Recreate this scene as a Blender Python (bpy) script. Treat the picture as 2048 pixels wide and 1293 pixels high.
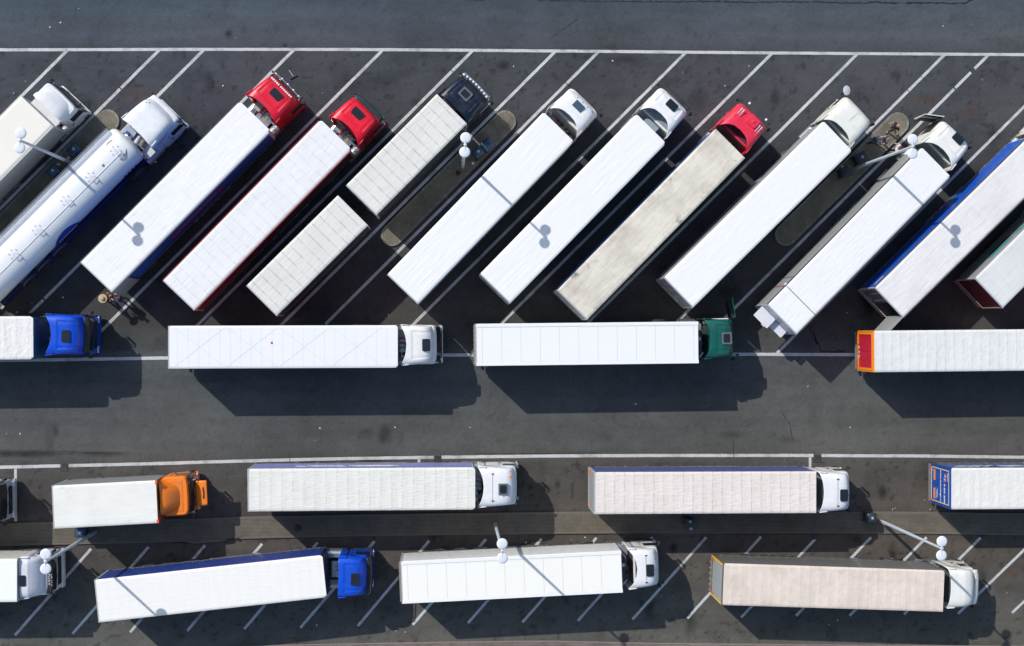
import bpy, bmesh, math, random
import numpy as np
from mathutils import Vector, Matrix, noise
random.seed(7)
PI=math.pi
S=bpy.context.scene
for o in list(bpy.data.objects): bpy.data.objects.remove(o)
COL=S.collection
# ------------------------------------------------------------------ camera, world, sun, exposure
FPX,CAMH,NU,NV=2511.0,79.7,886.3,651.0
cd=bpy.data.cameras.new('camera'); cam=bpy.data.objects.new('camera',cd); COL.objects.link(cam)
cd.sensor_fit='HORIZONTAL'; cd.sensor_width=36; cd.lens=36*FPX/2048; cd.clip_start=1; cd.clip_end=2000
dcam=Vector(((NU-1024)/FPX,(646.5-NV)/FPX,-1)).normalized()
QC=dcam.rotation_difference(Vector((0,0,-1)))
cam.location=(0,0,CAMH); cam.rotation_mode='QUATERNION'; cam.rotation_quaternion=QC
S.camera=cam
SUN_EL=math.radians(40.9); SUN_AZ=math.radians(-43.4)   # azimuth the light travels towards
wd=bpy.data.worlds.new('World'); S.world=wd; wd.use_nodes=True
sky=wd.node_tree.nodes.new('ShaderNodeTexSky'); sky.sky_type='NISHITA'; sky.sun_disc=False
sky.sun_elevation=SUN_EL; sky.sun_rotation=math.atan2(-math.cos(SUN_AZ),-math.sin(SUN_AZ))
bg=wd.node_tree.nodes['Background']; wd.node_tree.links.new(sky.outputs[0],bg.inputs[0]); bg.inputs[1].default_value=0.15
sl=bpy.data.lights.new('sun','SUN'); sl.energy=3.55; sl.angle=math.radians(0.53); sl.color=(1,.972,.925)
sun=bpy.data.objects.new('sun',sl); COL.objects.link(sun)
sun.rotation_mode='QUATERNION'
sun.rotation_quaternion=Vector((math.cos(SUN_AZ)*math.cos(SUN_EL),math.sin(SUN_AZ)*math.cos(SUN_EL),-math.sin(SUN_EL))).to_track_quat('-Z','Y')
S.view_settings.view_transform='Standard'; S.view_settings.look='None'; S.view_settings.exposure=0.0; S.view_settings.gamma=1
S.render.engine='CYCLES'
S.render.resolution_x=1024; S.render.resolution_y=646

def at(px,py,z=0.0):
    "plan position of the point of the site that stands at height z"
    v=QC@Vector(((px-1024)/FPX,(646.5-py)/FPX,-1)); t=(z-CAMH)/v.z
    return Vector((v.x*t,v.y*t,z))
RINV=np.array(QC.to_matrix().inverted())
def plan_px(X,Y):
    P=RINV@np.stack([X.ravel(),Y.ravel(),np.full(X.size,-CAMH)])
    return (1024+FPX*P[0]/-P[2]).reshape(X.shape),(646.5-FPX*P[1]/-P[2]).reshape(X.shape)

# ------------------------------------------------------------------ materials
MATS={}
def nodes(m):
    m.use_nodes=True; nt=m.node_tree; b=nt.nodes['Principled BSDF']; return nt,b
def N(nt,t,**k):
    n=nt.nodes.new('ShaderNode'+t)
    for a,v in k.items(): setattr(n,a,v)
    return n
def sock(nt,dst,v):
    if isinstance(v,(int,float)): dst.default_value=v
    elif isinstance(v,tuple): dst.default_value=v if len(v)==len(dst.default_value) else (*v,1)
    else: nt.links.new(v,dst)
def mth(nt,op,a,b=None,c=None,clamp=False):
    n=N(nt,'Math',operation=op,use_clamp=clamp); sock(nt,n.inputs[0],a)
    if b is not None: sock(nt,n.inputs[1],b)
    if c is not None: sock(nt,n.inputs[2],c)
    return n.outputs[0]
def mixc(nt,f,a,b,mode='MIX'):
    n=N(nt,'Mix',data_type='RGBA',blend_type=mode); sock(nt,n.inputs[0],f); sock(nt,n.inputs[6],a); sock(nt,n.inputs[7],b); return n.outputs[2]
def noi(nt,vec,sc,det=4,rough=.6):
    n=N(nt,'TexNoise'); nt.links.new(vec,n.inputs['Vector']); n.inputs['Scale'].default_value=sc; n.inputs['Detail'].default_value=det; n.inputs['Roughness'].default_value=rough; return n.outputs['Fac']
def rng(nt,v,a,b,c,d):
    n=N(nt,'MapRange'); sock(nt,n.inputs[0],v)
    for i,x in enumerate((a,b,c,d)): n.inputs[i+1].default_value=x
    return n.outputs[0]
def obj_vec(nt,scale=(1,1,1),off=(0,0,0)):
    t=N(nt,'TexCoord'); m=N(nt,'Mapping'); nt.links.new(t.outputs['Object'],m.inputs[0]); m.inputs['Scale'].default_value=scale; m.inputs['Location'].default_value=off; return m.outputs[0]
def bump(nt,b,h,st,dist=.02):
    n=N(nt,'Bump'); n.inputs['Strength'].default_value=st; n.inputs['Distance'].default_value=dist; nt.links.new(h,n.inputs['Height']); nt.links.new(n.outputs[0],b.inputs['Normal'])
def mat(name,col,rough=.5,metal=0,coat=0,dirt=.12,spec=.5,dsc=2.5):
    k=(name,col,rough,metal,coat,dirt)
    if k in MATS: return MATS[k]
    m=bpy.data.materials.new(name); nt,b=nodes(m); v=obj_vec(nt)
    f=mth(nt,'MULTIPLY',rng(nt,noi(nt,v,dsc),.42,.75,0,1),dirt)
    g=(.16,.145,.125)
    sock(nt,b.inputs['Base Color'],mixc(nt,f,(*col,1),(*g,1)))
    sock(nt,b.inputs['Roughness'],mth(nt,'ADD',rough,mth(nt,'MULTIPLY',f,.5)))
    b.inputs['Metallic'].default_value=metal; b.inputs['Coat Weight'].default_value=coat; b.inputs['Specular IOR Level'].default_value=spec
    MATS[k]=m; return m
def paint(c):
    k=(.99,.965,.93) if min(c)>.6 else (1,1,1)
    return mat('cab_paint',tuple(x*q for x,q in zip(c,k)),.30,0,.18,.16,spec=.4)
WHITE=(.80,.81,.82); CREAM=(.80,.79,.74)
BLACK=mat('black_plastic',(.018,.018,.02),.55,0,0,.25)
RUBBER=mat('rubber',(.02,.02,.021),.85,0,0,.3)
STEEL=mat('galvanised_steel',(.42,.43,.44),.45,.6,0,.3)
ALU=mat('polished_aluminium',(.75,.76,.78),.25,.9,0,.15)
FRAME=mat('chassis_paint',(.035,.035,.04),.6,0,0,.4)
GLASS=mat('dark_glass',(.012,.017,.022),.08,0,.5,.04)
CHROME=mat('chrome',(.85,.86,.88),.15,.9,0,.03)
REDL=mat('red_lens',(.55,.015,.012),.25,0,.3,.05)
ORAL=mat('amber_lens',(.85,.22,.02),.3,0,.3,.05)
LAMPW=mat('white_lens',(.85,.87,.9),.2,0,.4,.03)
def tarp(seed,col,dirtc=(.42,.38,.33),dirt=.3,bow=.6,bowd=.12,wr=.5,stretch=(.5,3.5,1),spots=0,warm=None):
    col=tuple(c*k for c,k in zip(col,(1.0,.975,.93))); m=bpy.data.materials.new('roof_covering'); nt,b=nodes(m); o=(seed*7.3,seed*3.1,0)
    v=obj_vec(nt,(1,1,1),o); vs=obj_vec(nt,stretch,o); vt=obj_vec(nt,(4,.5,1),o)
    t=N(nt,'TexCoord'); sx=N(nt,'SeparateXYZ'); nt.links.new(t.outputs['Object'],sx.inputs[0])
    x,y=sx.outputs[0],sx.outputs[1]
    f1=rng(nt,noi(nt,v,.55,6,.65),.4,.72,0,1)
    f2=rng(nt,noi(nt,vs,1.6,6,.7),.35,.8,0,1)
    f3=rng(nt,noi(nt,vt,1.2,5,.7),.4,.8,0,1)
    edge=rng(nt,mth(nt,'ABSOLUTE',y),.85,1.27,0,1)
    f=mth(nt,'MULTIPLY',mth(nt,'ADD',mth(nt,'ADD',mth(nt,'MULTIPLY',f1,.5),mth(nt,'MULTIPLY',f2,.45)),mth(nt,'MULTIPLY',mth(nt,'MULTIPLY',edge,f3),.5)),dirt,clamp=True)
    c=mixc(nt,mth(nt,'MULTIPLY',f,1.25,clamp=True),(*col,1),(*dirtc,1))
    ln=mth(nt,'PINGPONG',x,bow/2)
    wob=mth(nt,'MULTIPLY',mth(nt,'SUBTRACT',noi(nt,v,3,2),.5),.03)
    l=rng(nt,mth(nt,'ADD',ln,wob),.0,.05,1,0)
    brk=rng(nt,noi(nt,v,2.2,3),.35,.6,.15,1)
    c=mixc(nt,mth(nt,'MULTIPLY',mth(nt,'MULTIPLY',l,brk),bowd),c,(.30,.29,.27,1))
    blot=mth(nt,'MULTIPLY',rng(nt,noi(nt,v,1.7,6,.75),.62,.74,0,1),.16)
    c=mixc(nt,blot,c,(.30,.27,.23,1))
    if spots:
        sp=mth(nt,'MULTIPLY',rng(nt,noi(nt,v,.9,5,.75),.6,.72,0,1),rng(nt,mth(nt,'ABSOLUTE',y),.5,1.0,.15,1))
        c=mixc(nt,mth(nt,'MULTIPLY',sp,spots),c,(.2,.19,.17,1))
    sock(nt,b.inputs['Base Color'],c); b.inputs['Roughness'].default_value=.55; b.inputs['Specular IOR Level'].default_value=.3
    h=mth(nt,'ADD',noi(nt,vs,2.2,5,.6),mth(nt,'MULTIPLY',noi(nt,vt,2,3),.4))
    bump(nt,b,h,wr,.05)
    return m
def asphalt():
    m=bpy.data.materials.new('asphalt'); nt,b=nodes(m); v=obj_vec(nt)
    a=N(nt,'Attribute',attribute_name='tone'); 
    g=mth(nt,'ADD',mth(nt,'MULTIPLY',rng(nt,noi(nt,v,18,3,.7),.3,.7,-.20,.20),1.0),mth(nt,'MULTIPLY',rng(nt,noi(nt,v,5,5,.7),.3,.7,-.13,.13),1.0))
    g=mth(nt,'ADD',g,rng(nt,noi(nt,v,95,2,.7),.3,.7,.78,1.22))
    c=mixc(nt,1.0,a.outputs['Color'],g,'MULTIPLY')
    sock(nt,b.inputs['Base Color'],c); b.inputs['Roughness'].default_value=.9; b.inputs['Specular IOR Level'].default_value=.25
    bump(nt,b,noi(nt,v,60,3,.7),.5,.01); return m
def line_paint():
    m=bpy.data.materials.new('road_paint'); nt,b=nodes(m); v=obj_vec(nt)
    f=mth(nt,'MAXIMUM',mth(nt,'MULTIPLY',rng(nt,noi(nt,v,16,6,.75),.48,.62,0,1),.62),mth(nt,'MULTIPLY',rng(nt,noi(nt,v,.7,5,.75),.46,.64,0,1),.6))
    sock(nt,b.inputs['Base Color'],mixc(nt,f,(.60,.60,.59,1),(.14,.14,.135,1))); b.inputs['Roughness'].default_value=.8; return m
def pavers(col,sc=1.0,ang=0):
    m=bpy.data.materials.new('pavers'); nt,b=nodes(m); t=N(nt,'TexCoord'); mp=N(nt,'Mapping'); nt.links.new(t.outputs['Object'],mp.inputs[0]); mp.inputs['Rotation'].default_value=(0,0,ang)
    v=mp.outputs[0]; br=N(nt,'TexBrick'); nt.links.new(v,br.inputs['Vector']); br.offset=.5
    br.inputs['Scale'].default_value=1; br.inputs['Brick Width'].default_value=.21*sc; br.inputs['Row Height'].default_value=.105*sc; br.inputs['Mortar Size'].default_value=.012
    c2=tuple(x*.85 for x in col); br.inputs['Color1'].default_value=(*col,1); br.inputs['Color2'].default_value=(*c2,1); br.inputs['Mortar'].default_value=(*(x*.35 for x in col),1)
    f=rng(nt,noi(nt,v,.7,6,.7),.4,.7,0,.6); g=rng(nt,noi(nt,v,1.3,4,.7),.5,.75,0,.5)
    c=mixc(nt,f,br.outputs['Color'],(.055,.052,.042,1)); c=mixc(nt,g,c,(.075,.08,.03,1))
    sock(nt,b.inputs['Base Color'],c); b.inputs['Roughness'].default_value=.9; bump(nt,b,br.outputs['Fac'],.4,-.01); return m

# ------------------------------------------------------------------ mesh helpers
def tag(o,label=None,cat=None,group=None,kind=None):
    if label: o['label']=label
    if cat: o['category']=cat
    if group: o['group']=group
    if kind: o['kind']=kind
    return o
def empty(name,loc,rz=0,label=None,cat=None,group=None):
    o=bpy.data.objects.new(name,None); COL.objects.link(o); o.location=loc; o.rotation_euler=(0,0,rz); o.empty_display_size=.3
    return tag(o,label,cat,group)
class MB:
    def __init__(s): s.v=[]; s.f=[]
    def add(s,vs,fs,M=None):
        b=len(s.v)
        for p in vs:
            p=Vector(p); s.v.append(tuple(M@p) if M is not None else tuple(p))
        s.f+= [tuple(b+i for i in f) for f in fs]; return s
    def box(s,x0,x1,y0,y1,z0,z1,M=None,c=0):
        x0,x1=min(x0,x1),max(x0,x1); y0,y1=min(y0,y1),max(y0,y1); z0,z1=min(z0,z1),max(z0,z1)
        if not c:
            return s.add([(x0,y0,z0),(x1,y0,z0),(x1,y1,z0),(x0,y1,z0),(x0,y0,z1),(x1,y0,z1),(x1,y1,z1),(x0,y1,z1)],
             [(0,3,2,1),(4,5,6,7),(0,1,5,4),(1,2,6,5),(2,3,7,6),(3,0,4,7)],M)
        pts=[(x0,y0),(x1,y0),(x1,y1),(x0,y1)]
        cs=[(x0+c,y0+c,PI),(x1-c,y0+c,1.5*PI),(x1-c,y1-c,0),(x0+c,y1-c,.5*PI)]; ring=[]
        for cx,cy,a in cs:
            for k in range(5): ring.append((cx+c*math.cos(a+k*PI/8),cy+c*math.sin(a+k*PI/8)))
        return s.prism(ring,z0,z1,M)
    def prism(s,ring,z0,z1,M=None,bev=0):
        n=len(ring); vs=[(x,y,z0) for x,y in ring]+[(x,y,z1-bev) for x,y in ring]; fs=[tuple(reversed(range(n)))]
        for i in range(n): j=(i+1)%n; fs.append((i,j,n+j,n+i))
        if bev:
            cx=sum(p[0] for p in ring)/n; cy=sum(p[1] for p in ring)/n
            for x,y in ring:
                d=math.hypot(x-cx,y-cy) or 1; vs.append((x-(x-cx)/d*bev,y-(y-cy)/d*bev,z1))
            for i in range(n): j=(i+1)%n; fs.append((n+i,n+j,2*n+j,2*n+i))
            fs.append(tuple(2*n+i for i in range(n)))
        else: fs.append(tuple(n+i for i in range(n)))
        return s.add(vs,fs,M)
    def tube(s,pts,r,n=8,M=None,cap=True):
        pts=[Vector(p) for p in pts]; rs=r if isinstance(r,(list,tuple)) else [r]*len(pts); vs=[];fs=[]
        for i,p in enumerate(pts):
            d=(pts[min(i+1,len(pts)-1)]-pts[max(i-1,0)]).normalized()
            a=d.cross(Vector((0,0,1)) if abs(d.z)<.9 else Vector((1,0,0))).normalized(); b=d.cross(a)
            for k in range(n): t=2*PI*k/n; vs.append(p+a*math.cos(t)*rs[i]+b*math.sin(t)*rs[i])
        for i in range(len(pts)-1):
            for k in range(n): j=(k+1)%n; fs.append((i*n+k,i*n+j,(i+1)*n+j,(i+1)*n+k))
        if cap: fs+=[tuple(range(n)),tuple((len(pts)-1)*n+k for k in reversed(range(n)))]
        return s.add(vs,fs,M)
    def lathe(s,prof,n=24,M=None):
        "prof: (r,z) revolved about z"
        vs=[];fs=[]
        for r,z in prof:
            for k in range(n): t=2*PI*k/n; vs.append((r*math.cos(t),r*math.sin(t),z))
        for i in range(len(prof)-1):
            for k in range(n): j=(k+1)%n; fs.append((i*n+k,i*n+j,(i+1)*n+j,(i+1)*n+k))
        fs+=[tuple(reversed(range(n))),tuple((len(prof)-1)*n+k for k in range(n))]
        return s.add(vs,fs,M)
    def grid(s,fn,nu,nv,M=None,flip=False):
        vs=[fn(i/nu,j/nv) for i in range(nu+1) for j in range(nv+1)]; fs=[]
        for i in range(nu):
            for j in range(nv):
                a=i*(nv+1)+j; q=(a,a+nv+1,a+nv+2,a+1); fs.append(q[::-1] if flip else q)
        return s.add(vs,fs,M)
    def build(s,name,m,parent=None,M=None,smooth=False,ang=35):
        me=bpy.data.meshes.new(name); vs=[tuple(M@Vector(p)) for p in s.v] if M is not None else s.v
        me.from_pydata(vs,[],s.f); me.materials.append(m)
        bm=bmesh.new(); bm.from_mesh(me); bmesh.ops.recalc_face_normals(bm,faces=bm.faces)
        if smooth:
            for f in bm.faces: f.smooth=True
            a=math.radians(ang)
            for e in bm.edges:
                if len(e.link_faces)==2 and e.calc_face_angle(0)>a: e.smooth=False
        bm.to_mesh(me); bm.free()
        o=bpy.data.objects.new(name,me); COL.objects.link(o)
        if parent: o.parent=parent
        return o
def share(src,name,parent,loc=(0,0,0),rz=0):
    o=bpy.data.objects.new(name,src.data); COL.objects.link(o); o.parent=parent; o.location=loc; o.rotation_euler=(0,0,rz); return o
def T(x=0,y=0,z=0,rx=0,ry=0,rz=0):
    return Matrix.Translation((x,y,z))@Matrix.Rotation(rz,4,'Z')@Matrix.Rotation(ry,4,'Y')@Matrix.Rotation(rx,4,'X')
def text_obj(txt,size,m,parent,M,name='lettering',bold=0):
    cu=bpy.data.curves.new(name,'FONT'); cu.body=txt; cu.size=size; cu.extrude=.002; cu.align_x='CENTER'; cu.align_y='CENTER'; cu.offset=bold
    t=bpy.data.objects.new(name,cu); COL.objects.link(t); bpy.context.view_layer.update()
    me=bpy.data.meshes.new_from_object(t.evaluated_get(bpy.context.evaluated_depsgraph_get())); bpy.data.objects.remove(t)
    me.transform(M); me.materials.clear(); me.materials.append(m); me.name=name
    o=bpy.data.objects.new(name,me); COL.objects.link(o); o.parent=parent; return o

# ------------------------------------------------------------------ ground
ASPH=asphalt(); LINE=line_paint()
def vnoise(X,Y,sc,seed,octv=4):
    r=np.random.RandomState(seed); out=0;amp=1;tot=0
    for k in range(octv):
        t=r.rand(256,256); x=X*sc;y=Y*sc; xi=np.floor(x).astype(int);yi=np.floor(y).astype(int);fx=x-xi;fy=y-yi
        fx=fx*fx*(3-2*fx);fy=fy*fy*(3-2*fy)
        g=lambda a,b:t[a%256,b%256]
        out=out+amp*((g(xi,yi)*(1-fx)+g(xi+1,yi)*fx)*(1-fy)+(g(xi,yi+1)*(1-fx)+g(xi+1,yi+1)*fx)*fy)
        tot+=amp;amp*=.55;sc*=2.05
    return out/tot
def edge_y(x,pts):
    return np.interp(x,[p[0] for p in pts],[p[1] for p in pts])
LOW=[(-200,941),(0,935),(128,932),(300,928),(500,922),(700,917.5),(870,915),(1100,912.5),(1300,911.5),(1600,911.3),(1850,912.5),(2048,915),(2300,918)]
MID=[(-200,722),(0,721.5),(110,720),(230,718),(330,716.5),(600,713),(900,710.5),(1200,709.5),(1480,709),(1750,710),(2048,711),(2300,712)]
TOP=[(-300,98.5),(0,98),(400,97),(700,97.2),(900,98.5),(1200,101),(1500,103.8),(1800,106),(2048,107.5),(2300,109)]
BOT=[(-300,1310),(250,1299),(400,1294.5),(600,1289),(850,1284.5),(1080,1281),(1300,1286),(1640,1289),(2048,1292),(2300,1294)]
def ground():
    gx=np.linspace(-36,46,548); gy=np.linspace(-26,27,354); st=len(gy)
    X,Y=np.meshgrid(gx,gy,indexing='ij'); U,V=plan_px(X,Y)
    def c(r,g,b): return np.array([(v/255/12.92 if v<10 else ((v/255+.055)/1.055)**2.4) for v in (r,g,b)])
    zones=[(-9e9,c(66,75,82)),(0,c(67,76,83)),(70,c(76,80,85)),(98,c(69,71,75)),(300,c(64,65,69)),(650,c(72,70,68)),(712,c(80,83,82)),(900,c(83,83,80)),(925,c(80,78,74)),(1060,c(82,75,69)),(1200,c(84,82,77)),(1280,c(92,90,83))]
    ys=[z[0] if z[0]>-1e9 else -400 for z in zones]
    C=np.stack([np.interp(V,ys,[z[1][k] for z in zones]) for k in range(3)],-1)
    # cooler paving at upper left, lighter at right
    n1=vnoise(X,Y,.12,1); n2=vnoise(X,Y,.5,2); n3=vnoise(X+3,Y*6,.35,3); n4=vnoise(X,Y,1.6,4)
    n5=vnoise(X,Y,3.2,15,3); n6=vnoise(X*.25+40,Y*2.2,.9,16,4)
    tone=1+.40*(n1-.5)+.30*(n2-.5)+.24*(n3-.5)+.22*(n4-.5)+.16*(n5-.5)+.20*(n6-.5)
    drops=vnoise(X+50,Y+70,3.4,21,2); tone*=1-.42*np.clip((drops-.72)*12,0,1)*np.where((V>105)&(V<300)|(V>925),1,.4)
    bay=((V>105)&(V<700))|(V>925)
    tone*=np.where(bay,1-.20*np.clip((vnoise(X,Y,.8,9)-.55)*5,0,1),1-.06*np.clip((n4-.6)*6,0,1))
    stains=[(458,68,8,8,.5),(570,92,5,7,.55),(405,150,18,14,.25),(420,165,10,14,.3),(735,263,22,10,.3),(770,868,12,18,.35),(735,865,16,10,.2),(1550,195,9,26,.3),(1395,195,22,20,.25),
     (1335,165,20,10,.2),(1790,150,12,10,.35),(1005,132,12,10,.4),(840,205,16,8,.3),(100,880,10,26,.2),(112,862,6,14,.3),(60,908,70,6,.55),(190,908,70,4,.4),(560,700,20,14,.3),(1115,970,5,8,.45),(1765,985,8,14,.45),(1730,1035,22,10,.3),(1380,1245,12,26,.35),
     (1785,1105,9,22,.55),(1348,1095,8,12,.5),(1300,1220,10,26,.35),(1715,1080,10,10,.3),(868,1075,14,10,.4),(1965,1068,9,6,.7),(620,930,30,6,.3),(740,923,26,8,.3),(240,1000,18,12,.2),(1460,870,26,8,.2),(1060,1100,30,14,.22),(760,160,30,14,.18),(1240,120,40,5,.25),
     (1985,280,14,26,.3),(700,1040,26,14,.3),(1580,880,20,8,.2),(1210,875,16,10,.2),(280,630,22,18,.15),(1700,220,16,12,.2),(60,800,40,12,.12),(1630,830,14,40,.12),(1450,585,30,20,.35),(1740,610,22,34,.5)]
    w=vnoise(X,Y,1.1,12)*2-1; w2=vnoise(X+9,Y-4,2.6,13,3)
    for (sx,sy,rx,ry,a) in stains:
        d=np.sqrt(((U-sx)/rx)**2+((V-sy)/ry)**2)+w*.6
        tone*=1-min(.75,a*1.5)*np.clip(1.35-d,0,1)*np.clip(.4+1.3*w2,0,1)
    rs=np.random.RandomState(5)
    for k in range(46):   # tyre scuffs: short curved dark traces
        x0=rs.uniform(0,2048); y0=rs.choice([rs.uniform(8,95),rs.uniform(112,190),rs.uniform(740,905),rs.uniform(1085,1285)]); a=rs.uniform(-.25,.25) if rs.rand()<.6 else rs.uniform(-.95,-.6); ln=rs.uniform(25,150); cv=rs.uniform(-.0016,.0016)
        uu=(U-x0)*np.cos(a)+(V-y0)*np.sin(a); vv=-(U-x0)*np.sin(a)+(V-y0)*np.cos(a)-cv*uu*uu
        for off in (0,rs.uniform(5,8)): tone*=1-rs.uniform(.05,.16)*np.exp(-((vv-off)/1.9)**2)*np.clip(1.2-np.abs(uu)/ln,0,1)*np.clip(.3+w2*1.2,0,1)
    # long traffic polish and faint arcs in the drive lanes
    for yc,wid,a in ((30,10,.05),(60,8,-.05),(800,14,.05),(850,10,-.05),(885,8,.04),(765,10,-.04)):
        tone*=1+a*np.exp(-((V-yc+6*np.sin(U/240))/wid)**2)
    C*=tone[...,None]
    e=np.clip((U-1000)/1100,-1,1); C*=np.stack([1+.03*e,1-.0*e,1-.05*e],-1)*(1+.05*np.clip(e,0,1))[...,None]
    for (sx,sy,rx,ry,a) in ((1858,203,36,8,.55),(1945,222,16,14,.6),(278,190,26,14,.5),(1835,960,10,22,.35),(2025,1140,16,26,.4),(600,300,20,16,.2),(945,160,14,20,.3),(1300,700,22,8,.2),(930,870,10,12,.25),(1225,860,14,8,.2)):
        d=np.sqrt(((U-sx)/rx)**2+((V-sy)/ry)**2)+w*.5
        f=(a*np.clip(1.3-d,0,1)*np.clip(.3+w2,0,1))[...,None]; C=C*(1-f)+f*np.array([.085,.05,.035])
    nv=X.size; verts=np.stack([X.ravel(),Y.ravel(),np.zeros(nv)],-1).tolist()
    i,j=np.meshgrid(np.arange(len(gx)-1),np.arange(st-1),indexing='ij'); a=(i*st+j).ravel()
    faces=np.stack([a,a+st,a+st+1,a+1],-1).tolist()
    b=nv; R=1500; x0,x1,y0,y1=gx[0],gx[-1],gy[0],gy[-1]
    verts+=[(x0,y0,0),(x1,y0,0),(x1,y1,0),(x0,y1,0),(-R,-R,0),(R,-R,0),(R,R,0),(-R,R,0)]
    faces+=[(b+4,b+5,b+1,b),(b+5,b+6,b+2,b+1),(b+6,b+7,b+3,b+2),(b+7,b+4,b,b+3)]
    me=bpy.data.meshes.new('ground'); me.from_pydata(verts,[],faces); me.materials.append(ASPH)
    ca=me.color_attributes.new('tone','FLOAT_COLOR','POINT'); m=np.full((nv+8,4),1.0); m[:nv,:3]=C.reshape(-1,3); m[nv:,:3]=(.085,.086,.085)
    ca.data.foreach_set('color',m.ravel())
    o=bpy.data.objects.new('ground',me); COL.objects.link(o); tag(o,'dark grey worn asphalt of the lorry park','ground',kind='structure')
ground()

def strip_mesh(pts,w,z,name,m,kind='structure',label=None,seg=.35,jit=.006,h=.0):
    P=[at(*p) for p in pts]; Q=[]
    for a,b in zip(P[:-1],P[1:]):
        n=max(1,int((b-a).length/seg)); Q+=[a.lerp(b,k/n) for k in range(n)]
    Q.append(P[-1]); vs=[];fs=[]
    for i,p in enumerate(Q):
        d=(Q[min(i+1,len(Q)-1)]-Q[max(i-1,0)]).normalized(); nrm=Vector((-d.y,d.x,0))
        ww=w if not callable(w) else w(i)
        vs+=[tuple(p+nrm*(ww/2+random.uniform(-jit,jit))+Vector((0,0,z))),tuple(p-nrm*(ww/2+random.uniform(-jit,jit))+Vector((0,0,z)))]
    for i in range(len(Q)-1): fs.append((2*i,2*i+1,2*i+3,2*i+2))
    mb=MB(); mb.add(vs,fs); o=mb.build(name,m)
    for p in o.data.polygons:
        if p.normal.z<0: p.flip()
    return tag(o,label,None,None,kind)
# long edge lines (split by narrow joints like the photo)
strip_mesh([(x,y+2.2) for x,y in TOP],.19,.006,'edge_line',LINE,label='long white edge line between upper road and angled bays')
strip_mesh(MID,.20,.006,'edge_line',LINE,label='white edge line under the horizontally parked lorries')
JN=[-200,121,137,579,580.5,868,883,1467,1468.3,1627,1643,2300]
def seg_pts(pts,a,b): return [(a,float(edge_y(a,pts)))]+[p for p in pts if a<p[0]<b]+[(b,float(edge_y(b,pts)))]
for k in range(0,len(JN),2): strip_mesh(seg_pts(LOW,JN[k],JN[k+1]),.20,.006,'edge_line',LINE,label='white edge line along the lower kerbside bays')
# angled bay lines
for (x,y) in ((135,101),(318,101),(407,101),(587,101),(764,102),(945,102),(1112,102),(1198,103),(1373,104),(1544,107),(1715,108),(1889,110),(1975,112),(2149,113),(2323,114),(-45,101)):
    L=(708-y) if x not in (407,1198,1975) else (650-y)
    cut={945:[(.066,.068)],1889:[(.12,.122),(.075,.0765)],1975:[(.048,.062),(.12,.124)],318:[(.125,.128)],1198:[(.118,.12)],587:[(.82,.824)]}.get(x,[])
    ts=[0]+[c for ab in cut for c in ab]+[1]
    ts=sorted(ts); e=(x-L*1.0,y+L*.998)
    for k in range(0,len(ts),2):
        p=lambda t:(x+(e[0]-x)*t,y+(e[1]-y)*t)
        strip_mesh([p(ts[k]),p(ts[k+1])],.185,.009,'bay_line',LINE,label='white painted line of the angled lorry bays')
# short upright bay dividers
for x,y0,y1 in ((31,938,1043),(497.5,938,1020),(838,918,1000),(1620,915,1000)):
    strip_mesh([(x,y0),(x+.5,y1)],.17,.009,'bay_line',LINE,label='short white divider between kerbside lorry bays')
# hatch lines bottom
for k,(a,b) in enumerate((((67,1102),(-85,1275)),((182,1098),(30,1271)),((297,1094.5),(145,1268)),((410,1091),(260,1265)),((524,1088),(374.5,1262)),((635,1085.5),(488.5,1258.7)),((749,1083),(601,1255.6)),((858.4,1082),(715.6,1252.6)),((972,1079),(825.6,1250)),((1083,1078),(936,1246.5)),((1193,1076),(1045,1245)),((1304.7,1075),(1155.7,1242)),((1412.6,1075),(1265,1239)),((1522,1074),(1374.6,1237)),((1632,1077),(1482.5,1235)),((1742,1075),(1592,1232)),((1853,1075),(1699,1232)),((1961,1076),(1808,1229)),((2071,1078),(1916,1228)),((2180,1080),(2024,1226)))):
    strip_mesh([a,b],.17,.009,'bay_line',LINE,label='white slanted line of the lower parking bays')

KERB=pavers((.30,.28,.235),3.2,math.radians(45))
def raised(ring,inset,h,name,label,m,km=None):
    "raised paved area: kerb ring + paving top"
    r=empty(name,(0,0,0)); tag(r,label,None,None,'structure')
    n=len(ring); cx=sum(p.x for p in ring)/n; cy=sum(p.y for p in ring)/n; inn=[]
    for i in range(n):
        d=(ring[(i+1)%n]-ring[i-1]).normalized(); nn=Vector((-d.y,d.x,0)); 
        if nn.dot(Vector((cx,cy,0))-ring[i])<0: nn=-nn
        inn.append(ring[i]+nn*inset)
    vs=[(p.x,p.y,.0) for p in ring]+[(p.x,p.y,h-.015) for p in ring]+[(p.x+(q.x-p.x)*.12,p.y+(q.y-p.y)*.12,h) for p,q in zip(ring,inn)]+[(q.x,q.y,h) for q in inn]+[(q.x,q.y,h-.02) for q in inn]
    fs=[]
    for k in range(4):
        for i in range(n): j=(i+1)%n; fs.append((k*n+i,k*n+j,(k+1)*n+j,(k+1)*n+i))
    MB().add(vs,fs).build('kerb',km or KERB,r)
    MB().add([(q.x,q.y,h-.008) for q in inn],[tuple(range(n))]).build('paving',m,r)
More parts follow.
